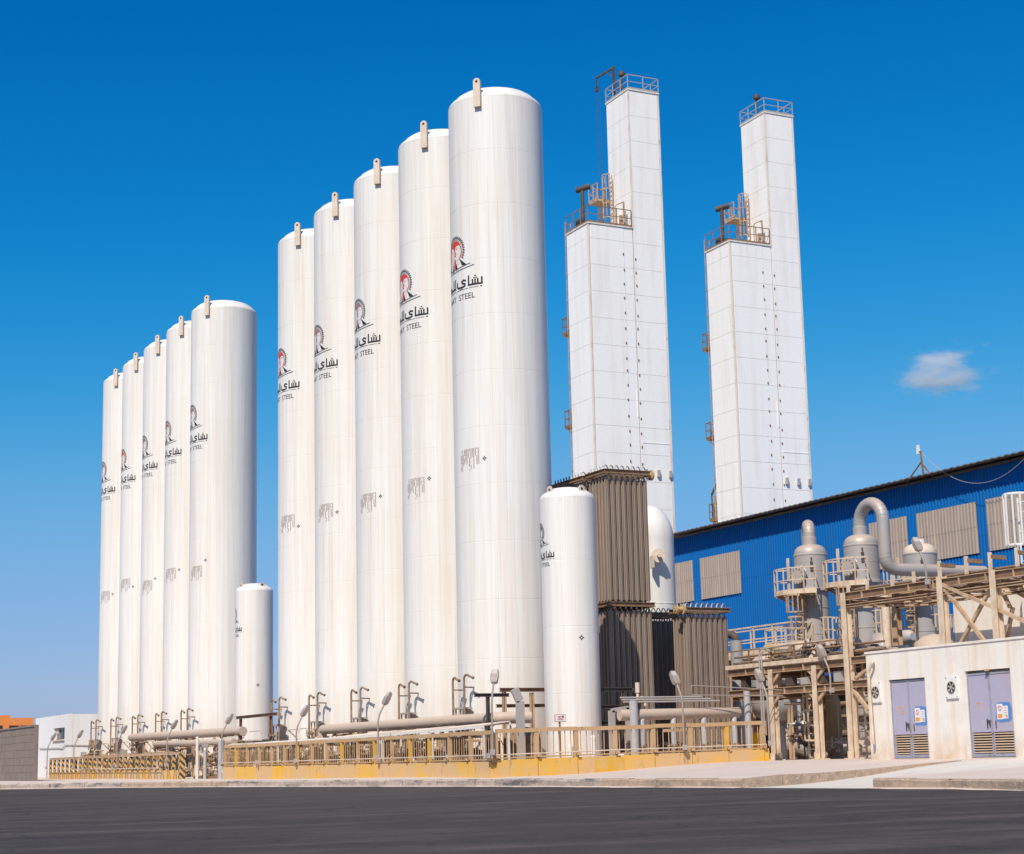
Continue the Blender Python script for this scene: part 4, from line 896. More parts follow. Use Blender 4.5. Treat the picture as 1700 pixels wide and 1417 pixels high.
# ---- kit in the gap between the two fences
station(30, 25.3, 81.0, 'rusty valve cluster in the fence gap, beside the grey standing pipe', 0)
station(31, 25.2, 84.2, 'rusty valve cluster in the fence gap, beside the striped end post', 0)
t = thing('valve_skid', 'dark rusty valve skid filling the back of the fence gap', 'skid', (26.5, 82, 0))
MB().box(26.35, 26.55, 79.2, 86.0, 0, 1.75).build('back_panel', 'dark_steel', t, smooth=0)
rr = random.Random(41)
for k in range(9):
    y = 79.6 + k*.72; mb = MB(); mb.tube(fillet([(26.1, y, .1), (26.1, y, 1.5), (25.7, y + .2, 1.5), (25.7, y + .2, .8)], .12), rr.choice((.05, .07, .1)), 8); mb.build('riser_pipe', rr.choice(('valve_brown', 'brown_steel', 'dark_steel', 'pipe_dusty')), t)
    mb = MB(); valve(mb, (26.1, y, rr.uniform(.4, 1.2)), (0,0,1), (-1, rr.uniform(-.5,.5), .2), rr.uniform(1.5, 2.2)); mb.build('valve', rr.choice(('valve_brown', 'dark_steel', 'brown_steel')), t)
for z in (.4, .9, 1.45): MB().cyl((25.95, 79.2, z), (25.95, 86.0, z), .07, 10).build('header', 'brown_steel', t)
t = thing('pump_set', 'dark rusty pump and motor in the gap between the two fences', 'pump', (25.6, 82, 0))
MB().box(24.9, 26.3, 79.6, 84.0, -.1, .18).build('bedplate', 'brown_steel', t, smooth=0)
mb = MB(); mb.cyl((25.4, 80.4, .62), (25.4, 81.7, .62), .33, 18); mb.cyl((25.4, 80.25, .62), (25.4, 80.4, .62), .27, 18)
for k in range(8): mb.cyl((25.4, 80.5 + k*.14, .62), (25.4, 80.55 + k*.14, .62), .36, 18)
mb.build('motor', 'dark_steel', t)
mb = MB(); mb.lathe([(.02,-.2),(.42,-.17),(.46,0),(.42,.17),(.02,.2)], 20); mb.v = [(25.4 + z, 82.4 + x*.0 + y, .65 + x) for x, y, z in mb.v]; mb.cyl((25.4, 81.7, .62), (25.4, 82.3, .62), .08, 8); mb.build('volute', 'valve_brown', t)
mb = MB(); mb.tube(fillet([(25.4, 82.6, .7), (25.4, 82.6, 1.7), (26.2, 82.6, 1.7)], .25), .1, 10); valve(mb, (25.4, 82.6, 1.3), (0,0,1), (-1,0,0), 1.5); mb.build('discharge_pipe', 'valve_brown', t)
mb = MB(); mb.tube(fillet([(24.9, 83.3, .25), (24.9, 83.3, 1.1), (24.9, 81.5, 1.3), (25.8, 80.2, 1.2)], .2), .05, 8); mb.tube(fillet([(25.1, 79.7, .2), (25.1, 79.7, 1.5), (25.9, 79.7, 1.5)], .2), .06, 8); valve(mb, (25.1, 79.7, .9), (0,0,1), (-1,0,0), 1.4); mb.build('small_piping', 'valve_brown', t)
for y, lab, r, h, mt in ((80.6, 'grey standing pipe in the fence gap, left of the yellow wall', .15, 1.75, 'pipe_grey'), (83.2, 'slim grey standing pipe beside the white post in the gap', .09, 1.35, 'galvanised')):
    tag(MB().cyl((24.55, y, -.1), (24.55, y, h), r, 14).lathe([(r, h), (r*.6, h + .08), (.001, h + .1)], 14, (24.55, y, 0)).build('standpipe', mt), lab, 'pipe')
tag(MB().bar((24.35, 83.9, -.1), (24.35, 83.9, 2.0), .1, .1).bar((24.35, 83.9, 1.96), (25.2, 86.5, 1.80), .06, .04).build('white_post', 'white_paint', smooth=0), 'white post with a thin arm in the gap between the fences', 'post')
tag(MB().box(25.9, 26.6, 80.1, 81.2, 0, 1.7).box(25.85, 26.65, 80.05, 81.25, 1.7, 1.76).build('switch_cabinet', 'cream_lug', smooth=0), 'tan switch cabinet behind the pump in the fence gap', 'cabinet')
t = thing('small_portal', 'rusty pipe portal left of the short tank between the rows', 'frame', (26.0, 82, 0))
for y in (79.0, 83.5): MB().ibeam((26.4, y, 0), (26.4, y, 2.85), .12, .12).build('post', 'brown_steel', t, smooth=0)
MB().ibeam((26.4, 78.0, 2.88), (26.4, 84.2, 2.88), .14, .14).build('beam', 'brown_steel', t, smooth=0)
tag(MB().tube(fillet([(24.5, 79.2, .1), (24.5, 79.2, .25), (24.5, 80.3, .25), (24.5, 79.8, 1.5), (25.6, 79.8, 1.5)], .3), .07, 10).build('bent_pipe', 'pipe_grey'), 'bent grey pipe at the left end of the yellow wall', 'pipe')

# ================================================================== around the fence corner
t = thing('pipe_portal', 'rusty steel portal frame between the nearest tall tank and the short tank', 'frame', (27, 56.3, .05))
PY = 56.3
for (u, h) in ((838, 2.95), (884, 2.9)): q = at(u, 1200, Y=PY); MB().ibeam((q.x, PY, 0), (q.x, PY, h), .13, .13).build('post', 'cream_steel', t, smooth=0)
qa, qb = at(830, 1157, Y=PY), at(912, 1157, Y=PY); MB().ibeam((qa.x, PY, 3.0), (qb.x, PY, 3.0), .14, .14).build('beam', 'brown_steel', t, smooth=0)
MB().ibeam((qa.x, PY + .3, 2.45), (qb.x, PY + .3, 2.45), .12, .12).build('beam', 'brown_steel', t, smooth=0)
q = at(812, 1162, Y=54.5); MB().ibeam((q.x - .55, 54.5, 2.75), (q.x + .75, 54.5, 2.75), .12, .12).build('beam', 'dark_steel', t, smooth=0)
MB().ibeam((q.x - .05, 54.5, 0), (q.x - .05, 54.5, 2.72), .11, .11).build('post', 'dark_steel', t, smooth=0)
t = thing('cable_duct', 'bent galvanised cable duct rising beside the portal frame', 'duct', (26.0, 52, 0))
P = [(25.95, 52.1, 0), (25.95, 52.1, 2.45), (25.75, 52.1, 2.85)]
for a, b2 in zip(P, P[1:]): MB().bar(a, b2, .28, .1, up=(0,-1,0)).build('duct_section', 'galvanised', t, smooth=0)
t = thing('rusty_drum', 'dark rusty brown drum behind the fence left of the short tank', 'drum', (27.0, 54.3, .1))
MB().lathe([(.62, 0), (.62, 1.15), (.58, 1.3), (.42, 1.45), (.2, 1.53), (.001, 1.55)], 32, (26.45, 53.0, .1)).build('body', 'brown_steel', t)
for z in (.5, .95): MB().lathe([(.622, z), (.645, z+.01), (.645, z+.05), (.622, z+.06)], 32, (26.45, 53.0, .1)).build('hoop', 'brown_steel', t)
t = thing('notice_sign', 'small white notice sign on a post before the short tank', 'sign', (27.45, 51.2, .1))
q = at(929, 1192, Y=51.2); MB().bar((q.x, 51.2, 0), (q.x, 51.2, q.z - .1), .045, .045).build('post', 'brown_steel', t, smooth=0)
MB().box(q.x-.2, q.x+.2, 51.15, 51.17, q.z-.12, q.z+.12).build('frame', 'sign_red', t, smooth=0)
mb = MB(); mb.box(q.x-.185, q.x+.185, 51.138, 51.149, q.z-.105, q.z+.105); mb.mi = 1
for k, (a, b2) in enumerate(((-.1,.02),(-.1,.0),(-.08,.08),(-.12,.1))): mb.box(q.x+a, q.x+b2, 51.132, 51.137, q.z+.05-.035*k, q.z+.065-.035*k)
mb.mi = 2; mb.box(q.x+.05, q.x+.12, 51.132, 51.137, q.z+.02, q.z+.08); mb.build('face', ['sign_white', 'sign_red', 'brown_steel'], t, smooth=0)
for x, lab in ((27.95, 'white bollard pipe behind the fence left of the notice sign'), (28.05 + .75, 'short white standing pipe behind the fence under the short tank')):
    tag(MB().cyl((x - .55, 51.4, 0), (x - .55, 51.4, 1.25 if x > 28.2 else .95), .09, 12).lathe([(.09, 1.25 if x > 28.2 else .95), (.05, 1.3 if x > 28.2 else 1.0), (.001, 1.31 if x > 28.2 else 1.01)], 12, (x - .55, 51.4, 0)).build('standpipe', 'white_paint'), lab, 'pipe')
# ---- pipe header with four drop legs before the vaporizers
t = thing('vaporizer_header', 'thick dusty pipe header with grey drop legs before the vaporizers', 'pipe', (30.2, 52.5, 0))
MB().tube([(29.9, 52.5, 1.97), (34.75, 52.5, 2.02)], .19, 18).lathe([(.19,0),(.12,.07),(.001,.09)], 18, (0,0,0)).build('header', 'pipe_dusty', t) if False else MB().tube([(29.9, 52.5, 1.97), (34.68, 52.5, 2.02), (34.75, 52.5, 2.02)], .19, 18, True, [.19, .19, .14]).build('header', 'pipe_dusty', t)
for u in (1065, 1117, 1167, 1218):
    q = at(u, 1205, Y=52.45); MB().tube(fillet([(q.x + .12, 52.5, 1.95), (q.x + .02, 52.45, 1.8), (q.x, 52.4, 1.45), (q.x, 52.4, .75)], .15), .1, 14).build('drop_leg', 'pipe_grey', t)
    mb = MB(); valve(mb, (q.x, 52.4, .72), (0,0,1), (0,-1,0), 1.5); mb.cyl((q.x, 52.4, .05), (q.x, 52.4, .7), .07, 10); mb.build('valve', 'valve_brown', t)
for x in (30.35, 34.95): MB().cyl((x, 52.3, 0), (x, 52.3, 2.45 if x < 31 else 2.75), .15 if x < 31 else .12, 14).build('support_leg', 'pipe_grey', t)
for k, z in enumerate((2.42, 2.50, 2.58)): MB().cyl((30.3, 52.9 + .1*k, z), (34.2 - .3*k, 52.9 + .1*k, z + .02), .03, 8).build('side_pipe', 'galvanised', t)
MB().tube(fillet([(32.6, 52.2, 2.75), (32.6, 52.2, 2.95), (36.0, 51.6, 2.75)], .1), .022, 6).build('side_pipe', 'lamp_pole', t)
MB().tube(fillet([(32.6, 52.2, 2.7), (32.62, 52.2, 2.62), (36.0, 51.6, 2.55)], .1), .022, 6).build('side_pipe', 'lamp_pole', t)
for k in range(9):
    x = 30.6 + k*.5; mb = MB(); mb.cyl((x, 53.2, .1), (x, 53.2, .75), .05, 8); valve(mb, (x, 53.2, .6), (1,0,0), (0,-.4,.9), 1.2); mb.build('valve', ('valve_brown', 'pipe_dusty')[k % 2], t)
MB().cyl((30.2, 53.2, .62), (35.2, 53.2, .66), .05, 10).build('low_header', 'white_paint', t); MB().cyl((29.9, 52.0, .35), (31.2, 52.0, .35), .12, 12).build('low_header', 'pipe_dusty', t)
mb = MB(); mb.bar((31.15, 51.7, 1.42), (32.1, 51.7, 1.44), .1, .1); mb.bar((32.1, 51.7, 1.44), (32.1, 51.7, .2), .09, .09); mb.build('pipe_rest', 'cream_steel', t, smooth=0)
t = thing('pipe_shelf', 'dark steel shelf frame between the short tank and the header pipe', 'frame', (30, 54, 0))
for (x, y) in ((29.95, 54.0), (30.9, 54.0), (29.95, 55.0)): MB().ibeam((x, y, 0), (x, y, 2.85), .11, .11).build('post', 'dark_steel', t, smooth=0)
for z in (2.9, 2.3, 1.75): MB().ibeam((29.7, 54.0, z), (31.3, 54.0, z), .13, .13).build('beam', 'dark_steel', t, smooth=0)
MB().bar((31.3, 54.0, 2.9), (31.75, 54.0, 2.45), .12, .12).build('brace', 'dark_steel', t, smooth=0)
t = thing('goose_neck_duct', 'grey inverted U duct right of the short tank', 'duct', (30.6, 53.2, 0))
for p_, q_ in (((30.05, 53.3, .1), (30.05, 53.3, 2.15)), ((30.05, 53.3, 2.15), (30.72, 53.3, 2.25)), ((30.72, 53.3, 2.25), (30.72, 53.3, .3))): MB().bar(p_, q_, .22 if p_[0] > 30.5 or q_[0] < 30.1 else .14, .12, up=(0,-1,0)).build('duct_section', 'galvanised', t, smooth=0)
tag(MB().cyl((31.05, 53.2, 2.4), (31.05, 53.2, 2.75), .05, 8).cyl((31.05, 53.2, 2.75), (31.05, 53.2, 3.1), .08, 8).tube(fillet([(31.05, 53.2, 2.55), (31.3, 53.2, 2.6), (31.35, 53.2, 2.3)], .1), .05, 8).build('relief_valve', 'cream_lug'), 'small rusty relief valve standing on the grey header leg', 'valve')

# ================================================================== steel pipe rack
RX, RX2 = 36.0, 38.2
t = thing('pipe_rack', 'dusty cream steel pipe rack with columns and beams beside the hut', 'pipe rack', (RX, 52, .28))
def column(x, y, h, mt='pale_steel'):
    g = ground(x, y); mb = MB(); mb.ibeam((x, y, g), (x, y, h), .24, .24, .03); mb.build('column', mt, t, smooth=0)
    mb = MB(); mb.box(x-.24, x+.24, y-.22, y+.22, g-.1, g+.04)
    for dx, dy in ((.13, 0), (-.13, 0), (0, .13), (0, -.13)): mb.obox((x + dx*1.2, y + dy*1.2, g + .15), (.09 if dx else .01, 0, 0), (0, .09 if dy else .01, 0), (0,0,.11))
    mb.build('base_plate', mt, t, smooth=0)
for y, h in ((52.2, 3.5), (49.6, 3.5), (47.75, 5.8), (42.85, 5.85), (40.45, 5.8)): column(RX, y, h)
for y, h in ((52.4, 3.5), (47.9, 5.8), (42.9, 5.8), (39.6, 5.8)): column(RX2, y, h, 'cream_steel')
def beam(a, b2, mt='cream_steel', wd=.14, ht=.24, stiff=True, nm='beam'):
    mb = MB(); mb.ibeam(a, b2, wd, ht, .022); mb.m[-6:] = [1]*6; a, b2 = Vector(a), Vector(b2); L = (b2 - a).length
    if stiff:
        for k in range(1, int(L / 1.1)): p = a + (b2 - a)*(k / int(L / 1.1)); d = (b2 - a).normalized(); sd_ = d.cross(Vector((0,0,1))); mb.obox(p, d*.012, sd_*(wd/2), Vector((0,0,ht/2 - .01)))
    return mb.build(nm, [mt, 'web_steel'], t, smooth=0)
for x in (RX, RX2):
    beam((x, 55.0, 3.5), (x, 47.9, 3.5)); beam((x, 55.0, 2.75), (x, 47.9, 2.72)); beam((x, 47.6, 3.55), (x, 46.0, 3.55), stiff=False); beam((x, 47.6, 2.78), (x, 46.0, 2.78), stiff=False)
    beam((x, 48.0, 5.68), (x, 36.0, 5.62), ht=.26); beam((x, 48.0, 5.36), (x, 36.0, 5.30), 'cream_steel', .12, .1, False)
for y in (54.8, 53.5, 52.2, 49.6): beam((RX, y, 3.36), (RX2, y, 3.36), 'cream_steel', .12, .2, False); beam((RX, y, 2.6), (RX2, y, 2.6), 'cream_steel', .12, .18, False)
for k in range(10): beam((RX, 47.7 - k*1.2, 5.47), (RX2, 47.7 - k*1.2, 5.47), 'brown_steel' if k % 3 else 'cream_steel', .12, .18, False)
for k in range(6): MB().bar((RX, 47.7 - k*2.0, 5.3), (RX2, 45.9 - k*2.0, 5.3), .05, .05).build('plan_brace', 'cream_steel', t, smooth=0)
MB().box(RX-.1, RX+.05, 47.95, 55.05, 3.63, 3.78).build('edge_plate', 'pale_steel', t, smooth=0)
for y in (52.2, 49.6):
    for dy in (.45, -.45):
        MB().bar((RX, y, 3.02), (RX, y + dy, 3.38), .06, .1).build('knee_brace', 'cream_steel', t, smooth=0); MB().bar((RX, y, 2.28), (RX, y + dy, 2.62), .06, .1).build('knee_brace', 'cream_steel', t, smooth=0)
for a, b2 in (((RX, 42.8, 5.55), at(1637, 1068, X=RX)), (at(1641, 975, X=RX), at(1588, 1072, X=RX)), ((RX-.03, 42.8, 5.6), at(1712, 1036, X=RX)), (at(1655, 967, X=RX2), at(1720, 1002, X=RX2)), (at(1661, 975, X=RX2), at(1677, 1008, X=RX2)), (at(1677, 1008, X=RX2), at(1664, 1075, X=RX2)),
              ((RX, 47.6, 2.6), at(1442, 1178, X=RX)), ((RX, 47.6, 2.95), at(1440, 1107, X=RX)), ((RX, 46.6, .3), at(1445, 1212, X=RX))):
    off_ = Vector((.11*(len([c_ for c_ in t.children if c_.name.startswith('brace')]) % 2), 0, 0)); MB().bar(Vector(a) + off_, Vector(b2) + off_, .1, .1).build('brace', 'cream_steel', t, smooth=0)
for u in (1560, 1605, 1645, 1690): q = at(u, 950, X=RX); MB().bar((RX, q.y, 5.8), (RX, q.y, 6.35), .09, .09).build('stub_post', 'pale_steel', t, smooth=0); MB().bar((RX, q.y, 6.22), (RX + .6, q.y, 6.2), .1, .12).build('stub_arm', 'brown_steel', t, smooth=0)
for u in (1408, 1440, 1482, 1518): q = at(u, 975, X=RX); MB().bar((RX, q.y, 5.8), (RX, q.y, 6.15), .08, .08).build('stub_post', 'pale_steel', t, smooth=0)
MB().box(36.1, 38.6, 48.05, 55.0, 3.56, 3.6).build('deck_plate', 'web_steel', t, smooth=0)
# pipes and cable tray lying on the low deck
for k, (x, z, r) in enumerate(((36.25, 3.84, .05), (36.5, 3.86, .07), (36.8, 3.84, .05), (37.2, 3.88, .09), (36.3, 4.08, .04))):
    tag(MB().cyl((x, 55.0, z), (x, 46.2, z + .02), r, 10).build('rack_pipe', ('brown_steel', 'pipe_dusty', 'cream_steel', 'pipe_grey', 'brown_steel')[k]), ['thin rusty pipe at the outer edge of the low rack deck', 'dusty pipe second from the outer edge of the low rack deck', 'cream pipe in the middle of the low rack deck', 'thicker grey pipe at the back of the low rack deck', 'rusty pipe carried above the others on the low rack deck'][k], 'pipe')
rl = MB(); rail_mesh(rl, [(RX-.02, 55.0, 3.78), (RX-.02, 48.0, 3.78)], .5, 1.5, .025, False, False); rl.build('deck_railing', 'brown_steel', t, smooth=0)
mb = MB(); mb.tube(fillet([(35.85, 52.75, .3), (35.85, 52.75, 4.25), (35.85, 50.8, 4.3)], .15), .03, 8); mb.tube(fillet([(35.85, 52.62, .3), (35.85, 52.62, 4.15), (36.0, 51.2, 4.15)], .15), .025, 8); mb.build('riser_conduit', 'galvanised', t)
lamp(35.8, 48.55, 1.9, 2.1, (-.1, 1, 0), 'grey lamp on a curved arm at the tall rack column')
lamp(35.75, 43.25, 5.0, 2.0, (.05, .9, 0), 'dark lamp on the upper pipe rack before the cream domed vessel')

# small bore piping, valves and boxes hung in and on the rack
rr = random.Random(77)
for k in range(16):
    x, y = rr.uniform(38.3, 40.3), 47.4 + k*.62; z0, z1_ = rr.choice(((.28, 3.3), (.28, 2.4), (.9, 3.4))); r = rr.choice((.03, .045, .06, .08))
    mb = MB(); mb.tube(fillet([(x, y, z0), (x, y, z1_), (x - rr.choice((.5, .9)), y + rr.uniform(-.2, .2), z1_)], .15), r, 8); mb.build('drop_pipe', rr.choice(('pipe_dusty', 'brown_steel', 'pipe_grey', 'cone_tan', 'galvanised')), t)
    mb = MB(); valve(mb, (x, y, rr.uniform(.8, 1.9)), (0,0,1), (-1, rr.uniform(-.6,.6), 0), rr.uniform(1.2, 1.9)); mb.build('valve', rr.choice(('valve_brown', 'cone_tan', 'valve_brown', 'galvanised')), t)
for k in range(12):
    x, y = rr.uniform(36.4, 37.9), 48.4 + k*.55; h = rr.uniform(.35, .95); r = rr.choice((.04, .06, .09))
    mb = MB(); mb.tube(fillet([(x, y, 3.62), (x, y, 3.62 + h), (x + rr.uniform(-.5,.5), y + rr.choice((-.6,.6)), 3.62 + h), (x + rr.uniform(-.5,.5), y + rr.choice((-.6,.6)), 3.62)], .12), r, 8); mb.build('loop_pipe', rr.choice(('pipe_dusty', 'brown_steel', 'pipe_grey', 'cone_tan')), t)
    mb = MB(); valve(mb, (x, y, 3.62 + h*.5), (0,0,1), (-1, rr.uniform(-.6,.6), 0), rr.uniform(1.0, 1.5)); mb.build('valve', rr.choice(('valve_brown', 'cone_tan', 'dark_steel')), t)
for k in range(7):
    y = 48.3 + k*.95; MB().box(36.05, 36.3, y, y + rr.uniform(.2,.5), 2.9, 2.9 + rr.uniform(.2,.45)).build('cable_box', rr.choice(('galvanised', 'dark_steel', 'cream_steel')), t, smooth=0)
for k in range(4): MB().cyl((36.35 + .18*k, 48, 2.92), (36.35 + .18*k, 55.0, 2.92), (.05,.03,.06,.03)[k], 8).build('deck_line', ('brown_steel','galvanised','pipe_dusty','dark_steel')[k], t)
for k in range(5): MB().cyl((36.3 + .35*k, 47.6, 5.9 + .02*(k % 2)), (36.3 + .35*k, 36.0, 5.84 + .02*(k % 2)), (.05,.08,.04,.07,.05)[k], 8).build('rack_line', ('brown_steel','pipe_dusty','dark_steel','pipe_grey','cone_tan')[k], t)

# ================================================================== grey process vessels
GV = 'grey insulated vessels before the blue shed'
def ring_platform(t, c, z, a0, a1, ri, ro, mt='pale_steel', h=1.05):
    N = 10; P = lambda r, a, zz: (c[0] + r*math.cos(a), c[1] + r*math.sin(a), zz); A = [a0 + (a1 - a0)*i/N for i in range(N+1)]
    mb = MB(); V = []
    for a in A: V += [P(ri, a, z), P(ro, a, z), P(ri, a, z-.05), P(ro, a, z-.05)]
    mb.add(V, [(4*i, 4*i+1, 4*i+5, 4*i+4) for i in range(N)] + [(4*i+2, 4*i+6, 4*i+7, 4*i+3) for i in range(N)]); pf = mb.build('platform', 'cream_steel', t, smooth=0)
    mb = MB()
    for a, b2 in zip(A, A[1:]):
        mb.bar(P(ro, a, z+.06), P(ro, b2, z+.06), .012, .2); mb.bar(P(ro, a, z+h), P(ro, b2, z+h), .045, .045); mb.bar(P(ro, a, z+h*.52), P(ro, b2, z+h*.52), .035, .035)
    for a in (A[0], A[-1]):
        mb.bar(P(ri+.15, a, z+h), P(ro, a, z+h), .045, .045); mb.bar(P(ri+.15, a, z+h*.52), P(ro, a, z+h*.52), .035, .035); mb.bar(P(ri+.15, a, z+.06), P(ro, a, z+.06), .012, .2)
    for a in A[::2]: mb.bar(P(ro, a, z-.05), P(ro, a, z+h), .045, .045)
    mb.build('railing', mt, t, smooth=0)
    mb = MB()
    for a in A[1::3]: mb.bar(P(ri, a, z-.5), P(ro-.1, a, z-.07), .06, .08); mb.bar(P(ri, a, z-.09), P(ro, a, z-.09), .06, .08)
    mb.build('bracket', 'cream_steel', t, smooth=0)
def vessel(x, y, zt, lab, cap, mt='insulation', dome='insulation', ladder=True, plat=True, r=.69):
    t = thing('process_vessel', lab, 'vessel', (x, y, .3), GV); c = (x, y, 0); zs = zt - .5
    MB().lathe([(r-.02, .3), (r-.02, zs - 1.4)], 40, c).build('lower_shell', mt, t)
    for z in (3.9, 5.4, zs - 2.2): MB().lathe([(r-.02, z), (r-.005, z+.005), (r-.005, z+.05), (r-.02, z+.055)], 40, c).build('jacket_band', mt, t)
    MB().lathe([(r-.02, zs - 1.5), (r+.1, zs - 1.49), (r+.1, zs - 1.39), (r+.01, zs - 1.36), (r+.01, zs - .66), (r+.018, zs - .655), (r+.018, zs - .64), (r+.01, zs - .635), (r+.01, zs), (r+.025, zs+.01), (r+.025, zs+.06), (r, zs+.08)], 40, c).build('upper_shell', mt, t)
    MB().lathe([(r*math.cos(R(a))**.6, zs + .07 + .43*math.sin(R(a))) for a in range(0, 90, 8)] + [(.001, zs + .5)], 40, c).build('domed_head', dome, t, smooth=60)
    MB().lathe([(.29, zs + .35), (.29, zs + .80), (.25, zs + .82)] if cap else [(.24, zs + .35), (.24, zs + .68), (.001, zs + .69)], 24, c).build('neck', mt if cap else 'white_paint', t)
    a = R(196); d = Vector((math.cos(a), math.sin(a), 0)); m0 = Vector((x, y, zs - .85))
    mb = MB(); mb.cyl(m0 + d*(r-.05), m0 + d*(r+.22), .27, 20); mb.cyl(m0 + d*(r+.2), m0 + d*(r+.28), .36, 20)
    sd_ = Vector((-d.y, d.x, 0))
    for k in range(12): an_ = 2*math.pi*k/12; p = m0 + d*(r+.3) + sd_*(.31*math.cos(an_)) + Vector((0,0,.31*math.sin(an_))); mb.cyl(p - d*.05, p + d*.03, .025, 6)
    mb.tube(arc(m0 + d*(r+.15), sd_, (0,0,1), .42, R(20), R(160), 8), .03, 6); mb.build('manway', 'galvanised', t)
    a = R(236); d = Vector((math.cos(a), math.sin(a), 0))
    mb = MB(); 
    for z in (-.15, -.32, -.5, -.62): mb.obox(Vector((x, y, zs + z)) + d*(r+.03), d*.03, Vector((-d.y, d.x, 0))*(.03 + .03*(z < -.3)), (0,0,.05))
    mb.build('insulation_clips', 'dark_steel', t, smooth=0)
    if plat:
        ring_platform(t, c, zs - 1.62, R(150), R(240), r + .03, 1.55)
        lp = Vector((x, y, 0)) + Vector((math.cos(R(178)), math.sin(R(178)), 0))*(r + .45)
        mb = MB(); mb.bar(lp + Vector((0,0,zs - 1.62)), lp + Vector((0,0,zs - .1)), .14, .05); mb.build('ladder_stile', 'pale_steel', t, smooth=0)
    if ladder:
        d = Vector((math.cos(R(200)), math.sin(R(200)), 0)); lp = Vector((x, y, 0)) + d*(r + .3); sd_ = Vector((-d.y, d.x, 0))
        mb = MB(); ladder_mesh(mb, lp + Vector((0,0,3.5)), lp + Vector((0,0,zs - 1.65)), sd_); cage_mesh(mb, lp + Vector((0,0,zs - 2.4)), lp + Vector((0,0,zs - 1.7)), d, .35, .7, 6); cage_mesh(mb, lp + Vector((0,0,4.6)), lp + Vector((0,0,zs - 2.6)), d, .33, .45, 3); mb.build('caged_ladder', 'cream_steel', t, smooth=0)
    ring_platform(t, c, 5.0, R(252), R(300), r + .03, 1.25) if plat else None
    return t, zs
v1, z1 = vessel(44, 60.6, 9.2, 'leftmost grey domed vessel with a hooked pipe on top', True)
v2, z2 = vessel(44, 57.15, 9.2, 'middle grey domed vessel with a big looped pipe on top', True)
v3, z3 = vessel(48, 58.4, 9.12, 'rightmost grey vessel with a cream domed head and no loop pipe', False, dome='cream_lug')
mb = MB(); zz = z1 + .80; d = Vector((.5, .86, 0)); c0 = Vector((44, 60.6, zz)); P = [c0 + Vector((0,0,-.02)), c0 + Vector((0,0,.15))] + arc(c0 + d*.42 + Vector((0,0,.15)), d, (0,0,1), .42, math.pi, 0, 12) + [c0 + d*.84 + Vector((0,0,-4))]
mb.tube(P, .25, 20)
for p, q in zip(P[1:-2], P[2:-1]): mb.tube([p - (q - p)*.06, p + (q - p)*.06], .257, 20, False)
mb.build('hooked_pipe', 'insulation', v1)
mb = MB(); d = Vector((0, -1, 0)); c0 = Vector((44, 57.15, z2 + .80)); rr_ = .75; P = [c0 + Vector((0,0,-.02)), c0 + Vector((0,0,.12))] + arc(c0 + d*rr_ + Vector((0,0,.12)), d, (0,0,1), rr_, math.pi, 0, 14)
e = c0 + d*(2*rr_); zb_ = at(1480, 943, X=44).z
P += fillet([e + Vector((0,0,.1)), Vector((e.x, e.y, zb_)), Vector((e.x + 4.9, e.y - .1, zb_))], .62, 8)
mb.tube(P, .25, 20)
for p, q in zip(P[1:16], P[2:17]): mb.tube([p - (q - p)*.06, p + (q - p)*.06], .257, 20, False)
for p, q in zip(P[18:26], P[19:27]): mb.tube([p - (q - p)*.06, p + (q - p)*.06], .257, 20, False)
mb.build('looped_pipe', 'insulation', v2)
# big round-bottomed drum under the deck
bv = thing('round_bottom_drum', 'large grey drum with a round bottom hanging behind the rack columns', 'vessel', (41, 59.3, .3)); c = (41, 59.3, 0)
MB().lathe([(.001, 1.78)] + [(1.0*math.cos(R(a)), 2.55 + .77*math.sin(R(a))) for a in range(-80, 1, 8)] + [(1.0, 3.9)], 44, c).build('shell', 'insulation', bv, smooth=60)
MB().lathe([(1.0, 3.9)] + [(1.0*math.cos(R(a)), 3.9 + .75*math.sin(R(a))) for a in range(8, 90, 8)] + [(.001, 4.65)], 44, c).build('top_head', 'pipe_dusty', bv, smooth=60)
for z in (2.56, 3.15): MB().lathe([(1.0, z), (1.012, z+.005), (1.012, z+.03), (1.0, z+.035)], 44, c).build('jacket_band', 'insulation', bv)
for a in (30, 150, 270): MB().ibeam((41 + .95*math.cos(R(a)), 59.3 + .95*math.sin(R(a)), .2), (41 + .95*math.cos(R(a)), 59.3 + .95*math.sin(R(a)), 3.0), .16, .16).build('leg', 'cream_steel', bv, smooth=0)
MB().tube(fillet([(41, 59.3, 1.85), (41.2, 59.0, 1.0), (41.5, 57.8, .75), (42.5, 55.5, .75)], .9, 8), .3, 18).build('outlet_elbow', 'insulation', bv)

# walkway railing, big exhaust elbow, horizontal drums and other kit on the deck behind
t = thing('deck_walkway', 'cream railed walkway before the blue shed wall left of the vessels', 'walkway', (42.5, 62, 3.9))
a, b2 = at(1206, 1095, X=42.5), at(1316, 1070, X=42.5); a.z = b2.z = (a.z + b2.z)/2
MB().box(42.45, 43.6, b2.y, a.y + 2, a.z - .2, a.z).build('deck', 'pale_steel', t, smooth=0)
mb = MB(); rail_mesh(mb, [(42.5, a.y + 2, a.z), (42.5, b2.y, a.z), (43.5, b2.y, a.z)], 1.1, 1.5, .032); mb.build('railing', 'pale_steel', t, smooth=0)
mb = MB(); rail_mesh(mb, [(43.6, a.y + 2, a.z), (43.6, b2.y, a.z)], 1.1, 1.2, .026); mb.build('railing', 'pale_steel', t, smooth=0)
for y in (a.y, (a.y + b2.y)/2, b2.y): MB().ibeam((42.6, y, .2), (42.6, y, a.z - .2), .16, .16).build('column', 'cream_steel', t, smooth=0)
mb = MB(); q = at(1298, 1090, X=41.6); w0 = q.z; MB().box(41.2, 42.3, q.y - .9, q.y + .5, w0 - .2, w0).build('landing', 'pale_steel', t, smooth=0)
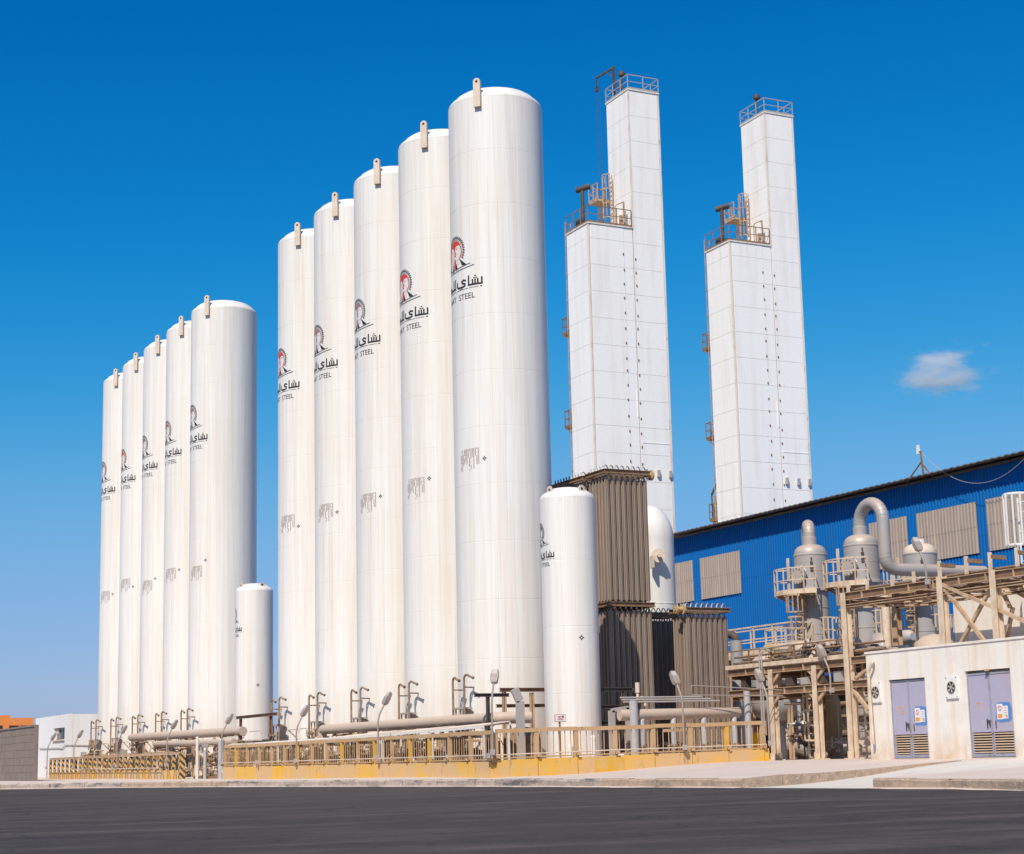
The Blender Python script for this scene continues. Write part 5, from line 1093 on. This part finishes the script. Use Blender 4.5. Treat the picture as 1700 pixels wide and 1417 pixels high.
rail_mesh(mb, [(42.2, q.y + .5, w0), (41.2, q.y + .5, w0), (41.2, q.y - .9, w0), (42.2, q.y - .9, w0)], 1.1, .6, .03); mb.build('railing', 'pale_steel', t, smooth=0)
p = at(1224, 1110, X=39.5); t = thing('exhaust_pipe', 'grey exhaust stack with a black open elbow beside the low vaporizer', 'pipe', (39.5, p.y, .3))
MB().cyl((39.5, p.y, 1.0), (39.5, p.y, at(1224, 1063, X=39.5).z), .24, 18).build('stack', 'insulation', t)
zz = at(1224, 1063, X=39.5).z; P = [Vector((39.5, p.y, zz - .02))] + arc((39.5 - .15, p.y + .2, zz), Vector((.6,-.8,0)), (0,0,1), .25, 0, R(75), 6); P.append(P[-1] + Vector((-.6*.22, .8*.22, .05)))
MB().tube(P, .16, 16, False).build('elbow', 'dark_steel', t)
MB().tube([P[-1] + Vector((.03,-.04,-.01)), P[-1]], .15, 16).build('elbow_mouth', 'black', t)
for (x, y, z, L, r, lab, mt) in ((43.6, 64.5, 4.75, 2.4, .35, 'dusty horizontal drum behind the exhaust stack', 'pipe_dusty'), (40.2, 57.0, 4.45, 2.2, .38, 'dusty horizontal drum behind the low rack deck', 'pipe_dusty'), (41.5, 52.3, 4.65, 2.3, .26, 'grey horizontal pipe drum before the cream domed vessel', 'pipe_grey')):
    mb = MB(); mb.tube([(x, y + L/2, z), (x, y + L/2 - .2, z), (x, y - L/2 + .2, z), (x, y - L/2, z)], r, 20, True, [r*.55, r, r, r*.55]); t = tag(mb.build('horizontal_drum', mt), lab, 'drum')
p = at(1548, 1075, X=40.5); t = tag(MB().lathe([(.75, 0), (.75, .9), (.66, 1.2), (.4, 1.4), (.001, 1.5)], 28, (40.6, p.y, p.z - 1.0)).build('tan_cap', 'pipe_dusty'), 'tan rounded vessel top beside the hut roof, behind the rack column', 'vessel')
p = at(1470, 1068, X=41.5); tag(MB().lathe([(.001, 1.0), (.3, .95), (.55, .7), (.62, .3), (.62, -3.5)], 28, (41.5, p.y, p.z - .6)).build('grey_cap', 'insulation'), 'grey rounded vessel top behind the tall rack column', 'vessel')
# big tan column and ladders under the rack
p = at(1380, 1250, X=38.9); t = thing('tan_column', 'thick dusty tan column with ladder shadows under the rack', 'vessel', (38.9, p.y, .28))
MB().lathe([(.44, 0), (.44, 1.9), (.40, 2.15), (.3, 2.4), (.3, 2.6)], 28, (38.9, p.y, .28)).build('shell', 'cone_tan', t)
MB().lathe([(.50, 0), (.50, .12), (.44, .14)], 28, (38.9, p.y, .28)).build('skirt_ring', 'pipe_dusty', t)
for u, v, X, h, lab in ((1350, 1245, 37.3, 3.3, 'cream ladder tower between the first and second rack columns'), (1432, 1245, 37.5, 3.3, 'cream ladder tower between the rack and the hut end')):
    q = at(u, v, X=X); t = thing('ladder_tower', lab, 'ladder', (X, q.y, .28), 'ladder towers under the rack')
    mb = MB(); ladder_mesh(mb, (X, q.y, .28), (X, q.y, .28 + h), (0,1,0), .45, .025, .26); mb.build('ladder', 'pale_steel', t, smooth=0)
    mb = MB(); cage_mesh(mb, (X, q.y, 1.0), (X, q.y, .28 + h), (-.3,-.7,0), .33, .45, 5); mb.build('cage', 'pale_steel', t, smooth=0)
    rr = random.Random(u); mb = MB()
    for k in range(9): z = .5 + k*.33; mb.bar((X + .25, q.y - .3, z), (X + .25, q.y + .35, z + rr.uniform(-.2,.2)), .03, .03); mb.obox((X + .3, q.y + rr.uniform(-.3,.3), z), (.05,0,0), (0,.06,0), (0,0,.06))
    mb.build('fittings', 'pale_steel', t, smooth=0)
for u, v0, v1_, X, r, mt, lab in ((1300, 1252, 1208, 36.9, .13, 'pipe_grey', 'grey standing pipe with a domed cap between the rack columns'), (1275, 1252, 1225, 37.2, .1, 'black', 'short black standing pipe with a yellow cap by the fence end'),
                              (1232, 1200, 1100, 40.0, .22, 'insulation', 'grey vertical pipe behind the right end of the fence'), (1474, 1080, 985, 40.5, .15, 'pale_steel', 'thick cream vertical pipe behind the hut roof'), (1487, 1082, 990, 40.9, .2, 'cone_tan', 'thick tan vertical pipe behind the cream one')):
    a, b2 = at(u, v0, X=X), at(u, v1_, X=X); t = tag(MB().lathe([(r, min(a.z, .9) - .7), (r, b2.z), (r*.85, b2.z + r*.6), (r*.5, b2.z + r), (.001, b2.z + r*1.15)], 20, (X, a.y, 0)).build('vertical_pipe', mt), lab, 'pipe')
tag(MB().box(40.6, 40.7, at(1233,1130,X=40.6).y - .25, at(1225,1130,X=40.6).y + .2, 2.9, 3.7).build('yellow_panel', 'safety_yellow', smooth=0), 'bright yellow panel behind the rack beam at left', 'panel')
tag(MB().box(37.9, 38.0, at(1262,1220,X=37.9).y - .1, at(1250,1220,X=37.9).y + .1, .5, 1.35).build('yellow_panel', 'safety_yellow', smooth=0), 'small yellow board seen through the end of the fence', 'panel')
q = at(1386, 1120, X=40.0); tag(MB().tube([(40.0, q.y + .5, q.z - .25), (40.0, q.y - .3, q.z + .25)], .3, 16).build('blue_motor', 'blue_paint'), 'dark blue motor casing behind the curved lamp arm', 'motor')
# dark mass added to stand for shade under the deck, and cross pipes there
rr = random.Random(11)
LBL = ['dusty low pipe nearest the fence end under the rack', 'dusty pipe crossing behind the first rack column', 'rusty pipe high under the low deck', 'grey pipe at knee height under the rack', 'rusty pipe behind the tan column', 'tan pipe beside the hut end under the rack', 'grey pipe behind the ladder tower', 'brown pipe at the back of the rack bay']
for k in (0, 2, 4, 5, 7):
    x = 42.3 + .3*k; z = (.62, 1.5, 2.45, .9, 1.9, .7, 2.2, 1.3)[k]; r = (.2, .12, .1, .14, .16, .22, .1, .15)[k]
    tag(MB().cyl((x, 47.0, z), (x, 62.0, z), r, 14).build('cross_pipe', ('pipe_dusty','pipe_dusty','brown_steel','pipe_grey','brown_steel','cone_tan','pipe_grey','brown_steel')[k]), LBL[k], 'pipe', 'pipes in the shade under the rack')
t = thing('shade_mass', 'dark block added to stand for the deep shade under the rack deck', 'backdrop', (45, 54, .3))
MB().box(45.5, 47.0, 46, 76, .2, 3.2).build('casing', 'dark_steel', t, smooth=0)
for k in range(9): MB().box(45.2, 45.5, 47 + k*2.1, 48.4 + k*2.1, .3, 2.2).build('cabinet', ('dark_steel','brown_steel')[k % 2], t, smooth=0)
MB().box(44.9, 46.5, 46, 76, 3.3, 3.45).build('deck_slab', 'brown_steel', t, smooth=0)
# caged ladder head at the right edge
q = at(1690, 905, X=37.2); t = thing('caged_ladder', 'white ladder safety cage at the right edge above the rack', 'ladder', (37.2, q.y, 5.8))
mb = MB(); cage_mesh(mb, (37.5, q.y, q.z), (37.5, q.y, q.z + 1.55), (-1,-.2,0), .38, .78, 6); mb.build('cage', 'white_paint', t, smooth=0)
mb = MB(); ladder_mesh(mb, (37.5, q.y, q.z - .9), (37.5, q.y, q.z + 1.5), (0,1,0)); mb.bar((37.15, q.y, 5.8), (37.15, q.y, q.z), .07, .07); mb.build('ladder', 'white_paint', t, smooth=0)

# ================================================================== white hut with lilac doors
HX, HZ = 32.07, 3.37
hut = thing('door_hut', 'white plastered hut with two lilac double doors and fans', 'building', (HX, 41.72, .28))
D1 = (35.71, 37.47, .36, 2.57); D2 = (at(1543, 1257, X=HX).y, 40.74, .37, 2.54)
segs = [(28.0, D1[0]), (D1[1], D2[0]), (D2[1], 41.72)]
for a, b2 in segs: MB().box(HX, HX+.24, a, b2, -.2, HZ).build('wall', 'hut_plaster', hut, smooth=0)
for d_ in (D1, D2):
    MB().box(HX+.001, HX+.24, d_[0], d_[1], d_[3] + (.075 if d_ is D1 else .03), HZ).build('lintel', 'hut_plaster', hut, smooth=0)
    MB().box(HX+.03, HX+.24, d_[0], d_[1], -.2, d_[2] - .01).build('threshold', 'concrete_dusty', hut, smooth=0)
MB().box(HX+.24, HX+3.1, 28.0, 41.70, -.2, HZ - .05).build('hut_core', 'hut_plaster', hut, smooth=0)
MB().box(HX-.03, HX+3.15, 27.9, 41.75, HZ, HZ + .06).build('roof_edge', 'hut_plaster', hut, smooth=0)
MB().box(HX-.05, HX-.001, 37.6, 38.9, -.1, .33).build('base_skirting', 'hut_plaster', hut, smooth=0) if False else None
def double_door(d_, txt, lab):
    y0, y1, z0, z1 = d_; dr = thing('double_door', None, None); dr.parent = hut; OFF[dr.name] = OFF[hut.name]; dr.location = (0,0,0); dr['label'] = lab
    xd = HX + .06; ym = (y0 + y1)/2; fw = .05
    mb = MB(); mb.box(xd-.01, xd+.12, y0, y0+fw, z0, z1); mb.box(xd-.01, xd+.12, y1-fw, y1, z0, z1); mb.box(xd-.011, xd+.12, y0+fw, y1-fw, z1-fw, z1); mb.build('door_frame', 'door_frame', dr, smooth=0)
    for a, b2 in ((y0+fw+.006, ym-.008), (ym+.008, y1-fw-.006)):
        lz0, lz1 = z0 + .09, z0 + .62
        mb = MB(); mb.box(xd, xd+.05, a, b2, lz1+.03, z1-fw-.01); mb.build('door_leaf', 'door_lilac', dr, smooth=0)
        mb = MB(); mb.box(xd+.002, xd+.05, a, b2, z0+.005, lz0); mb.box(xd+.002, xd+.05, a, a+.045, lz0, lz1+.03); mb.box(xd+.002, xd+.05, b2-.045, b2, lz0, lz1+.03); mb.build('louvre_frame', 'door_frame', dr, smooth=0)
        MB().box(xd+.10, xd+.11, a, b2, lz0, lz1+.03).build('louvre_backing', 'black', dr, smooth=0)
        for k in range(8):
            z = lz0 + .02 + k*(lz1 + .02 - lz0)/8
            V = [(xd+.003, a+.046, z), (xd+.003, b2-.046, z), (xd+.055, b2-.046, z+.022), (xd+.055, a+.046, z+.022), (xd+.003, a+.046, z+.03), (xd+.003, b2-.046, z+.03), (xd+.055, b2-.046, z+.034), (xd+.055, a+.046, z+.034)]
            MB().add(V, [(0,1,2,3),(4,7,6,5),(0,4,5,1),(3,2,6,7),(0,3,7,4),(1,5,6,2)]).build('louvre_slat', 'louvre', dr, smooth=0)
    mb = MB(); mb.box(xd-.022, xd-.002, ym-.03, ym+.03, z0+.62, z1-.05); mb.build('meeting_strip', 'door_frame', dr, smooth=0)
    mb = MB(); mb.box(xd-.05, xd-.003, ym+.02, ym+.14, z0+.93, z0+.96); mb.box(xd-.045, xd-.004, ym+.04, ym+.07, z0+.80, z0+.95); mb.box(xd-.03, xd-.003, ym+.16, ym+.175, z0+.75, z0+1.0); mb.box(xd-.03, xd-.003, ym-.17, ym-.155, z0+.74, z0+.94); mb.build('door_handle', 'dark_steel', dr, smooth=0)
    V, F = text2d(txt, .34); yc = ym + .40
    mb = MB(); mb.add([(xd-.003, yc - v[0]*.75, v[1]*.9 + z0 + 1.22) for v in V], [tuple(reversed(f)) for f in F]); mb.build('spray_number', 'spray_orange', dr, smooth=0)
    rr = random.Random(len(txt) + int(y0)); yc = ym - .47; zc = z0 + 1.15
    P = []
    for k in range(40):
        a = 2*math.pi*k/40; ca, sa = math.cos(a), math.sin(a); q = (abs(ca)**5 + abs(sa)**5)**(-1/5); P.append((xd-.004, yc - .30*q*ca*(1 + rr.uniform(-.05,.05)), zc + .26*q*sa*(1 + rr.uniform(-.06,.06))))
    MB().add([(xd-.004, yc, zc)] + P, [(0, (k+1) % 40 + 1, k + 1) for k in range(40)]).build('paint_patch', 'patch_blue', dr, smooth=0)
    for dy, w_, h_, kind in ((.135, .115, .20, 0), (-.08, .09, .165, 1)):
        mb = MB(); c = yc + dy; zc2 = zc + (.02 if kind == 0 else .0); mb.box(xd-.009, xd-.006, c - w_, c + w_, zc2 - h_, zc2 + h_)
        if kind == 0:
            mb.mi = 1; N = 20
            for k in range(N):
                a, b2 = 2*math.pi*k/N, 2*math.pi*(k+1)/N; mb.add([(xd-.011, c + q*math.cos(w2), zc2 + .08 + q*math.sin(w2)) for q, w2 in ((.055,a),(.055,b2),(.075,b2),(.075,a))], [(0,1,2,3)])
            mb.add([(xd-.0112, c + a, zc2 + .08 + b2) for a, b2 in ((.05,.04),(.04,.05),(-.05,-.04),(-.04,-.05))], [(0,1,2,3)]); mb.mi = 2; mb.box(xd-.011, xd-.009, c - .085, c + .085, zc2 - .17, zc2 - .06)
        else:
            mb.mi = 3
            for k in range(4): mb.box(xd-.011, xd-.009, c - .05, c + .05, zc2 + .1 - k*.06, zc2 + .115 - k*.06)
            mb.mi = 2; mb.box(xd-.011, xd-.009, c - .07, c - .0, zc2 - .14, zc2 - .08)
        mb.build('warning_notice', ['sign_white', 'sign_red', 'sign_orange', 'ink_soft'], dr, smooth=0)
    return dr
double_door(D1, 'T 1', 'lilac double door sprayed T 1'); double_door(D2, 'T2', 'lilac double door sprayed T2')
for ya, yb, za, zb in ((41.07, 41.51, 1.955, 2.55), (37.74, 38.24, 1.94, 2.54)):
    f = MB(); c = Vector((HX, (ya + yb)/2, (za + zb)/2)); f.box(HX-.05, HX-.002, ya, yb, za, zb); fb = f.build('fan_plate', 'white_paint', hut, smooth=0)
    mb = MB(); mb.tube([c + Vector((-.052,0,0)), c + Vector((-.056,0,0))], .155, 24); mb.build('fan_hole', 'black', fb)
    mb = MB(); mb.lathe([(.15,0),(.15,.02),(.162,.02),(.162,0)], 24); mb.v = [(c.x - .052 - z, c.y + x, c.z + y) for x, y, z in mb.v]; mb.build('fan_ring', 'brown_steel', fb)
    mb = MB()
    for k in range(6): a = k*math.pi/3 + .3; e = Vector((0, math.cos(a), math.sin(a))); s_ = Vector((0, -math.sin(a), math.cos(a))); p = c + Vector((-.064,0,0)); mb.add([p + e*.04 - s_*.015, p + e*.14 - s_*.035, p + e*.14 + s_*.035 + Vector((-.01,0,0)), p + e*.04 + s_*.015], [(0,1,2,3)])
    mb.tube([c + Vector((-.056,0,0)), c + Vector((-.08,0,0))], .04, 12); mb.build('fan_blades', 'galvanised', fb)
    mb = MB()
    for dy in (-1, 1):
        for dz in (-1, 1): mb.box(HX-.06, HX-.05, c.y + dy*(yb-ya)*.42 - .012, c.y + dy*(yb-ya)*.42 + .012, c.z + dz*(zb-za)*.44 - .012, c.z + dz*(zb-za)*.44 + .012)
    mb.build('screws', 'dark_steel', fb, smooth=0)
mb = MB(); P = [at(1449, 1098, X=HX-.02), at(1449, 1098, X=HX-.14), at(1441.5, 1116, X=HX-.14), at(1450, 1235, X=HX-.14)]; mb.tube(fillet(P, .08), .045, 10); mb.build('drain_pipe', 'pale_steel', hut)
mb = MB(); y = (D1[0] + D1[1])/2; mb.lathe([(.001,.06),(.05,.05),(.06,0)], 10, (HX-.02, y, D1[3] + .04)); mb.box(HX-.06, HX, y-.09, y-.02, D1[3] + .04, D1[3] + .09); mb.build('door_lamp', 'cone_tan', hut)
# paler block behind the hut
wb = thing('rear_block', 'pale plastered block rising behind the hut and the braced rack', 'building', (39.2, 42.6, .3)); yl = at(1584, 1030, X=39.2).y
MB().box(39.2, 43.5, 30, yl, 0, 5.75).build('wall', 'hut_plaster', wb, smooth=0); MB().box(39.15, 43.6, 29.9, yl + .05, 5.75, 5.87).build('roof_edge', 'hut_plaster', wb, smooth=0)
MB().box(39.17, 39.2, 30, yl, 4.05, 4.12).build('string_course', 'hut_plaster', wb, smooth=0)

# ================================================================== far left: hut, block wall, orange house
lh = thing('window_hut', 'white flat-roofed hut with one dark window left of the tanks', 'building', (25.6, 118, 0))
wy0, wy1, wz0, wz1 = 119.1, 122.55, 2.55, 3.33
for a, b2, za, zb in ((118, wy0, -.6, 4.18), (wy1, 128.6, -.6, 4.18), (wy0, wy1, -.6, wz0), (wy0, wy1, wz1, 4.18)): MB().box(25.56, 25.85, a, b2, za, zb).build('wall', 'hut_left_plaster', lh, smooth=0)
MB().box(25.86, 34, 118, 128.6, -.6, 4.16).build('hut_core', 'hut_left_plaster', lh, smooth=0)
wn = MB().box(25.80, 25.83, wy0, wy1, wz0, wz1).build('window', 'window_dark', lh, smooth=0)
mb = MB(); mb.box(25.74, 25.80, wy0 + 1.1, wy0 + 1.2, wz0, wz1); mb.box(25.74, 25.8, wy0, wy1, wz0, wz0 + .06); mb.build('window_bar', 'dark_steel', wn, smooth=0)
mb = MB(); mb.box(25.7, 25.78, wy1 - .9, wy1 - .1, wz1 - .35, wz1 - .05); mb.build('blind', 'cream_lug', wn, smooth=0)
MB().box(25.45, 25.56, wy0 - .1, wy1 + .1, wz0 - .08, wz0).build('window_sill', 'cream_lug', lh, smooth=0)
MB().tube([(25.5, 127, 2.05), (25.5, 121, 2.0), (25.5, 119.5, 1.95), (25.5, 118.6, 2.15), (25.5, 117.95, 2.15), (27, 117.95, 2.1), (28.5, 117.95, 2.3)], .03, 6).build('wall_conduit', 'galvanised', lh)
MB().box(26.9, 27.15, 117.85, 118, 2.15, 2.45).build('junction_box', 'cone_tan', lh, smooth=0)
bw = thing('block_wall', 'dark brown block wall at the left edge of the yard', 'wall', (19.9, 100, 0))
rr = random.Random(5)
for row in range(8):
    for k in range(15):
        a = 100.5 + k*1.5 - (.75 if row % 2 else 0); MB().box(19.9 + rr.uniform(-.008,.008), 20.05, max(a, 100.4) + .012, a + 1.488, -.4 + row*.42 + .01, -.4 + (row+1)*.42 - .004).build('block', 'brown_block', bw, smooth=0)
MB().box(19.92, 20.04, 100.4, 123, -.4, 2.95).build('mortar_core', 'brown_block', bw, smooth=0)
MB().box(19.87, 20.06, 100.1, 100.4, -.4, 3.05).build('pier', 'brown_block', bw, smooth=0); MB().box(19.84, 20.1, 100.4, 123, 2.97, 3.06).build('coping', 'brown_block', bw, smooth=0)
oh = thing('orange_house', 'orange flat-roofed building far behind the brown wall', 'building', (36, 210, 0))
c1, c0 = at(56, 1191, Y=210), at(-60, 1196, Y=210)
for u0, u1, v0, v1_ in ((-60, 56, 1191, 1300),): MB().box(c0.x, c1.x, 210, 225, 0, c1.z).build('wall', 'orange_render', oh, smooth=0)
q0, q1 = at(-60, 1187, Y=210.5), at(17, 1187, Y=210.5); MB().box(q0.x, q1.x, 210.5, 222, c1.z - .3, q1.z).build('penthouse', 'orange_render', oh, smooth=0)
for ua, ub in ((-25, 4), (15, 31), (33.5, 50)):
    a, b2 = at(ua, 1210, Y=209.98), at(ub, 1204, Y=209.98); MB().box(a.x, b2.x, 209.95, 210.0, a.z, b2.z).build('window', 'window_dark', oh, smooth=0)

# ================================================================== cloud
def cloud(u, v, dist, sx, sy, sz, dens, lab, seed):
    d = (RIGHT * ((u - PPX)/FPX) - UP * ((v - PPY)/FPX) + _f).normalized(); p = d * dist
    m, n, l, b = new_mat('cloud_vapour' if 'cloud_vapour' not in M else 'cloud_vapour_thin'); n.remove(b); out = n['Material Output']
    vol = n.new('ShaderNodeVolumePrincipled'); vol.inputs['Color'].default_value = (1,1,1,1); vol.inputs['Anisotropy'].default_value = .2
    tc = n.new('ShaderNodeTexCoord'); mp = n.new('ShaderNodeMapping'); mp.inputs['Location'].default_value = (seed, seed*.7, 0); mp.inputs['Scale'].default_value = (.75, 1, 1.25); l.new(tc.outputs['Object'], mp.inputs[0])
    nz = n.new('ShaderNodeTexNoise'); nz.inputs['Scale'].default_value = 2.0; nz.inputs['Detail'].default_value = 8; nz.inputs['Roughness'].default_value = .68; l.new(mp.outputs[0], nz.inputs['Vector'])
    ln = n.new('ShaderNodeVectorMath'); ln.operation = 'LENGTH'; l.new(tc.outputs['Object'], ln.inputs[0])
    fall = ramp(n, l, ln.outputs['Value'], .25, 1.0, 0, .34)
    sb = n.new('ShaderNodeMath'); sb.operation = 'SUBTRACT'; l.new(nz.outputs['Fac'], sb.inputs[0]); l.new(fall, sb.inputs[1])
    l.new(ramp(n, l, sb.outputs[0], .41, .60, 0, dens), vol.inputs['Density']); l.new(vol.outputs[0], out.inputs['Volume'])
    mb = MB(); mb.lathe([(math.cos(R(a)), math.sin(R(a))) for a in range(-90, 91, 15)], 24); ob = mb.build('cloud', m.name, smooth=0)
    ob.location = p + Vector((0,0,EYE)); ob.scale = (sx, sy, sz); ob.rotation_euler.z = -YAW
    return tag(ob, lab, 'cloud')
cloud(1570, 618, 3000, 140, 70, 80, .055, 'small wispy white cloud in the blue sky at right', 3.1)
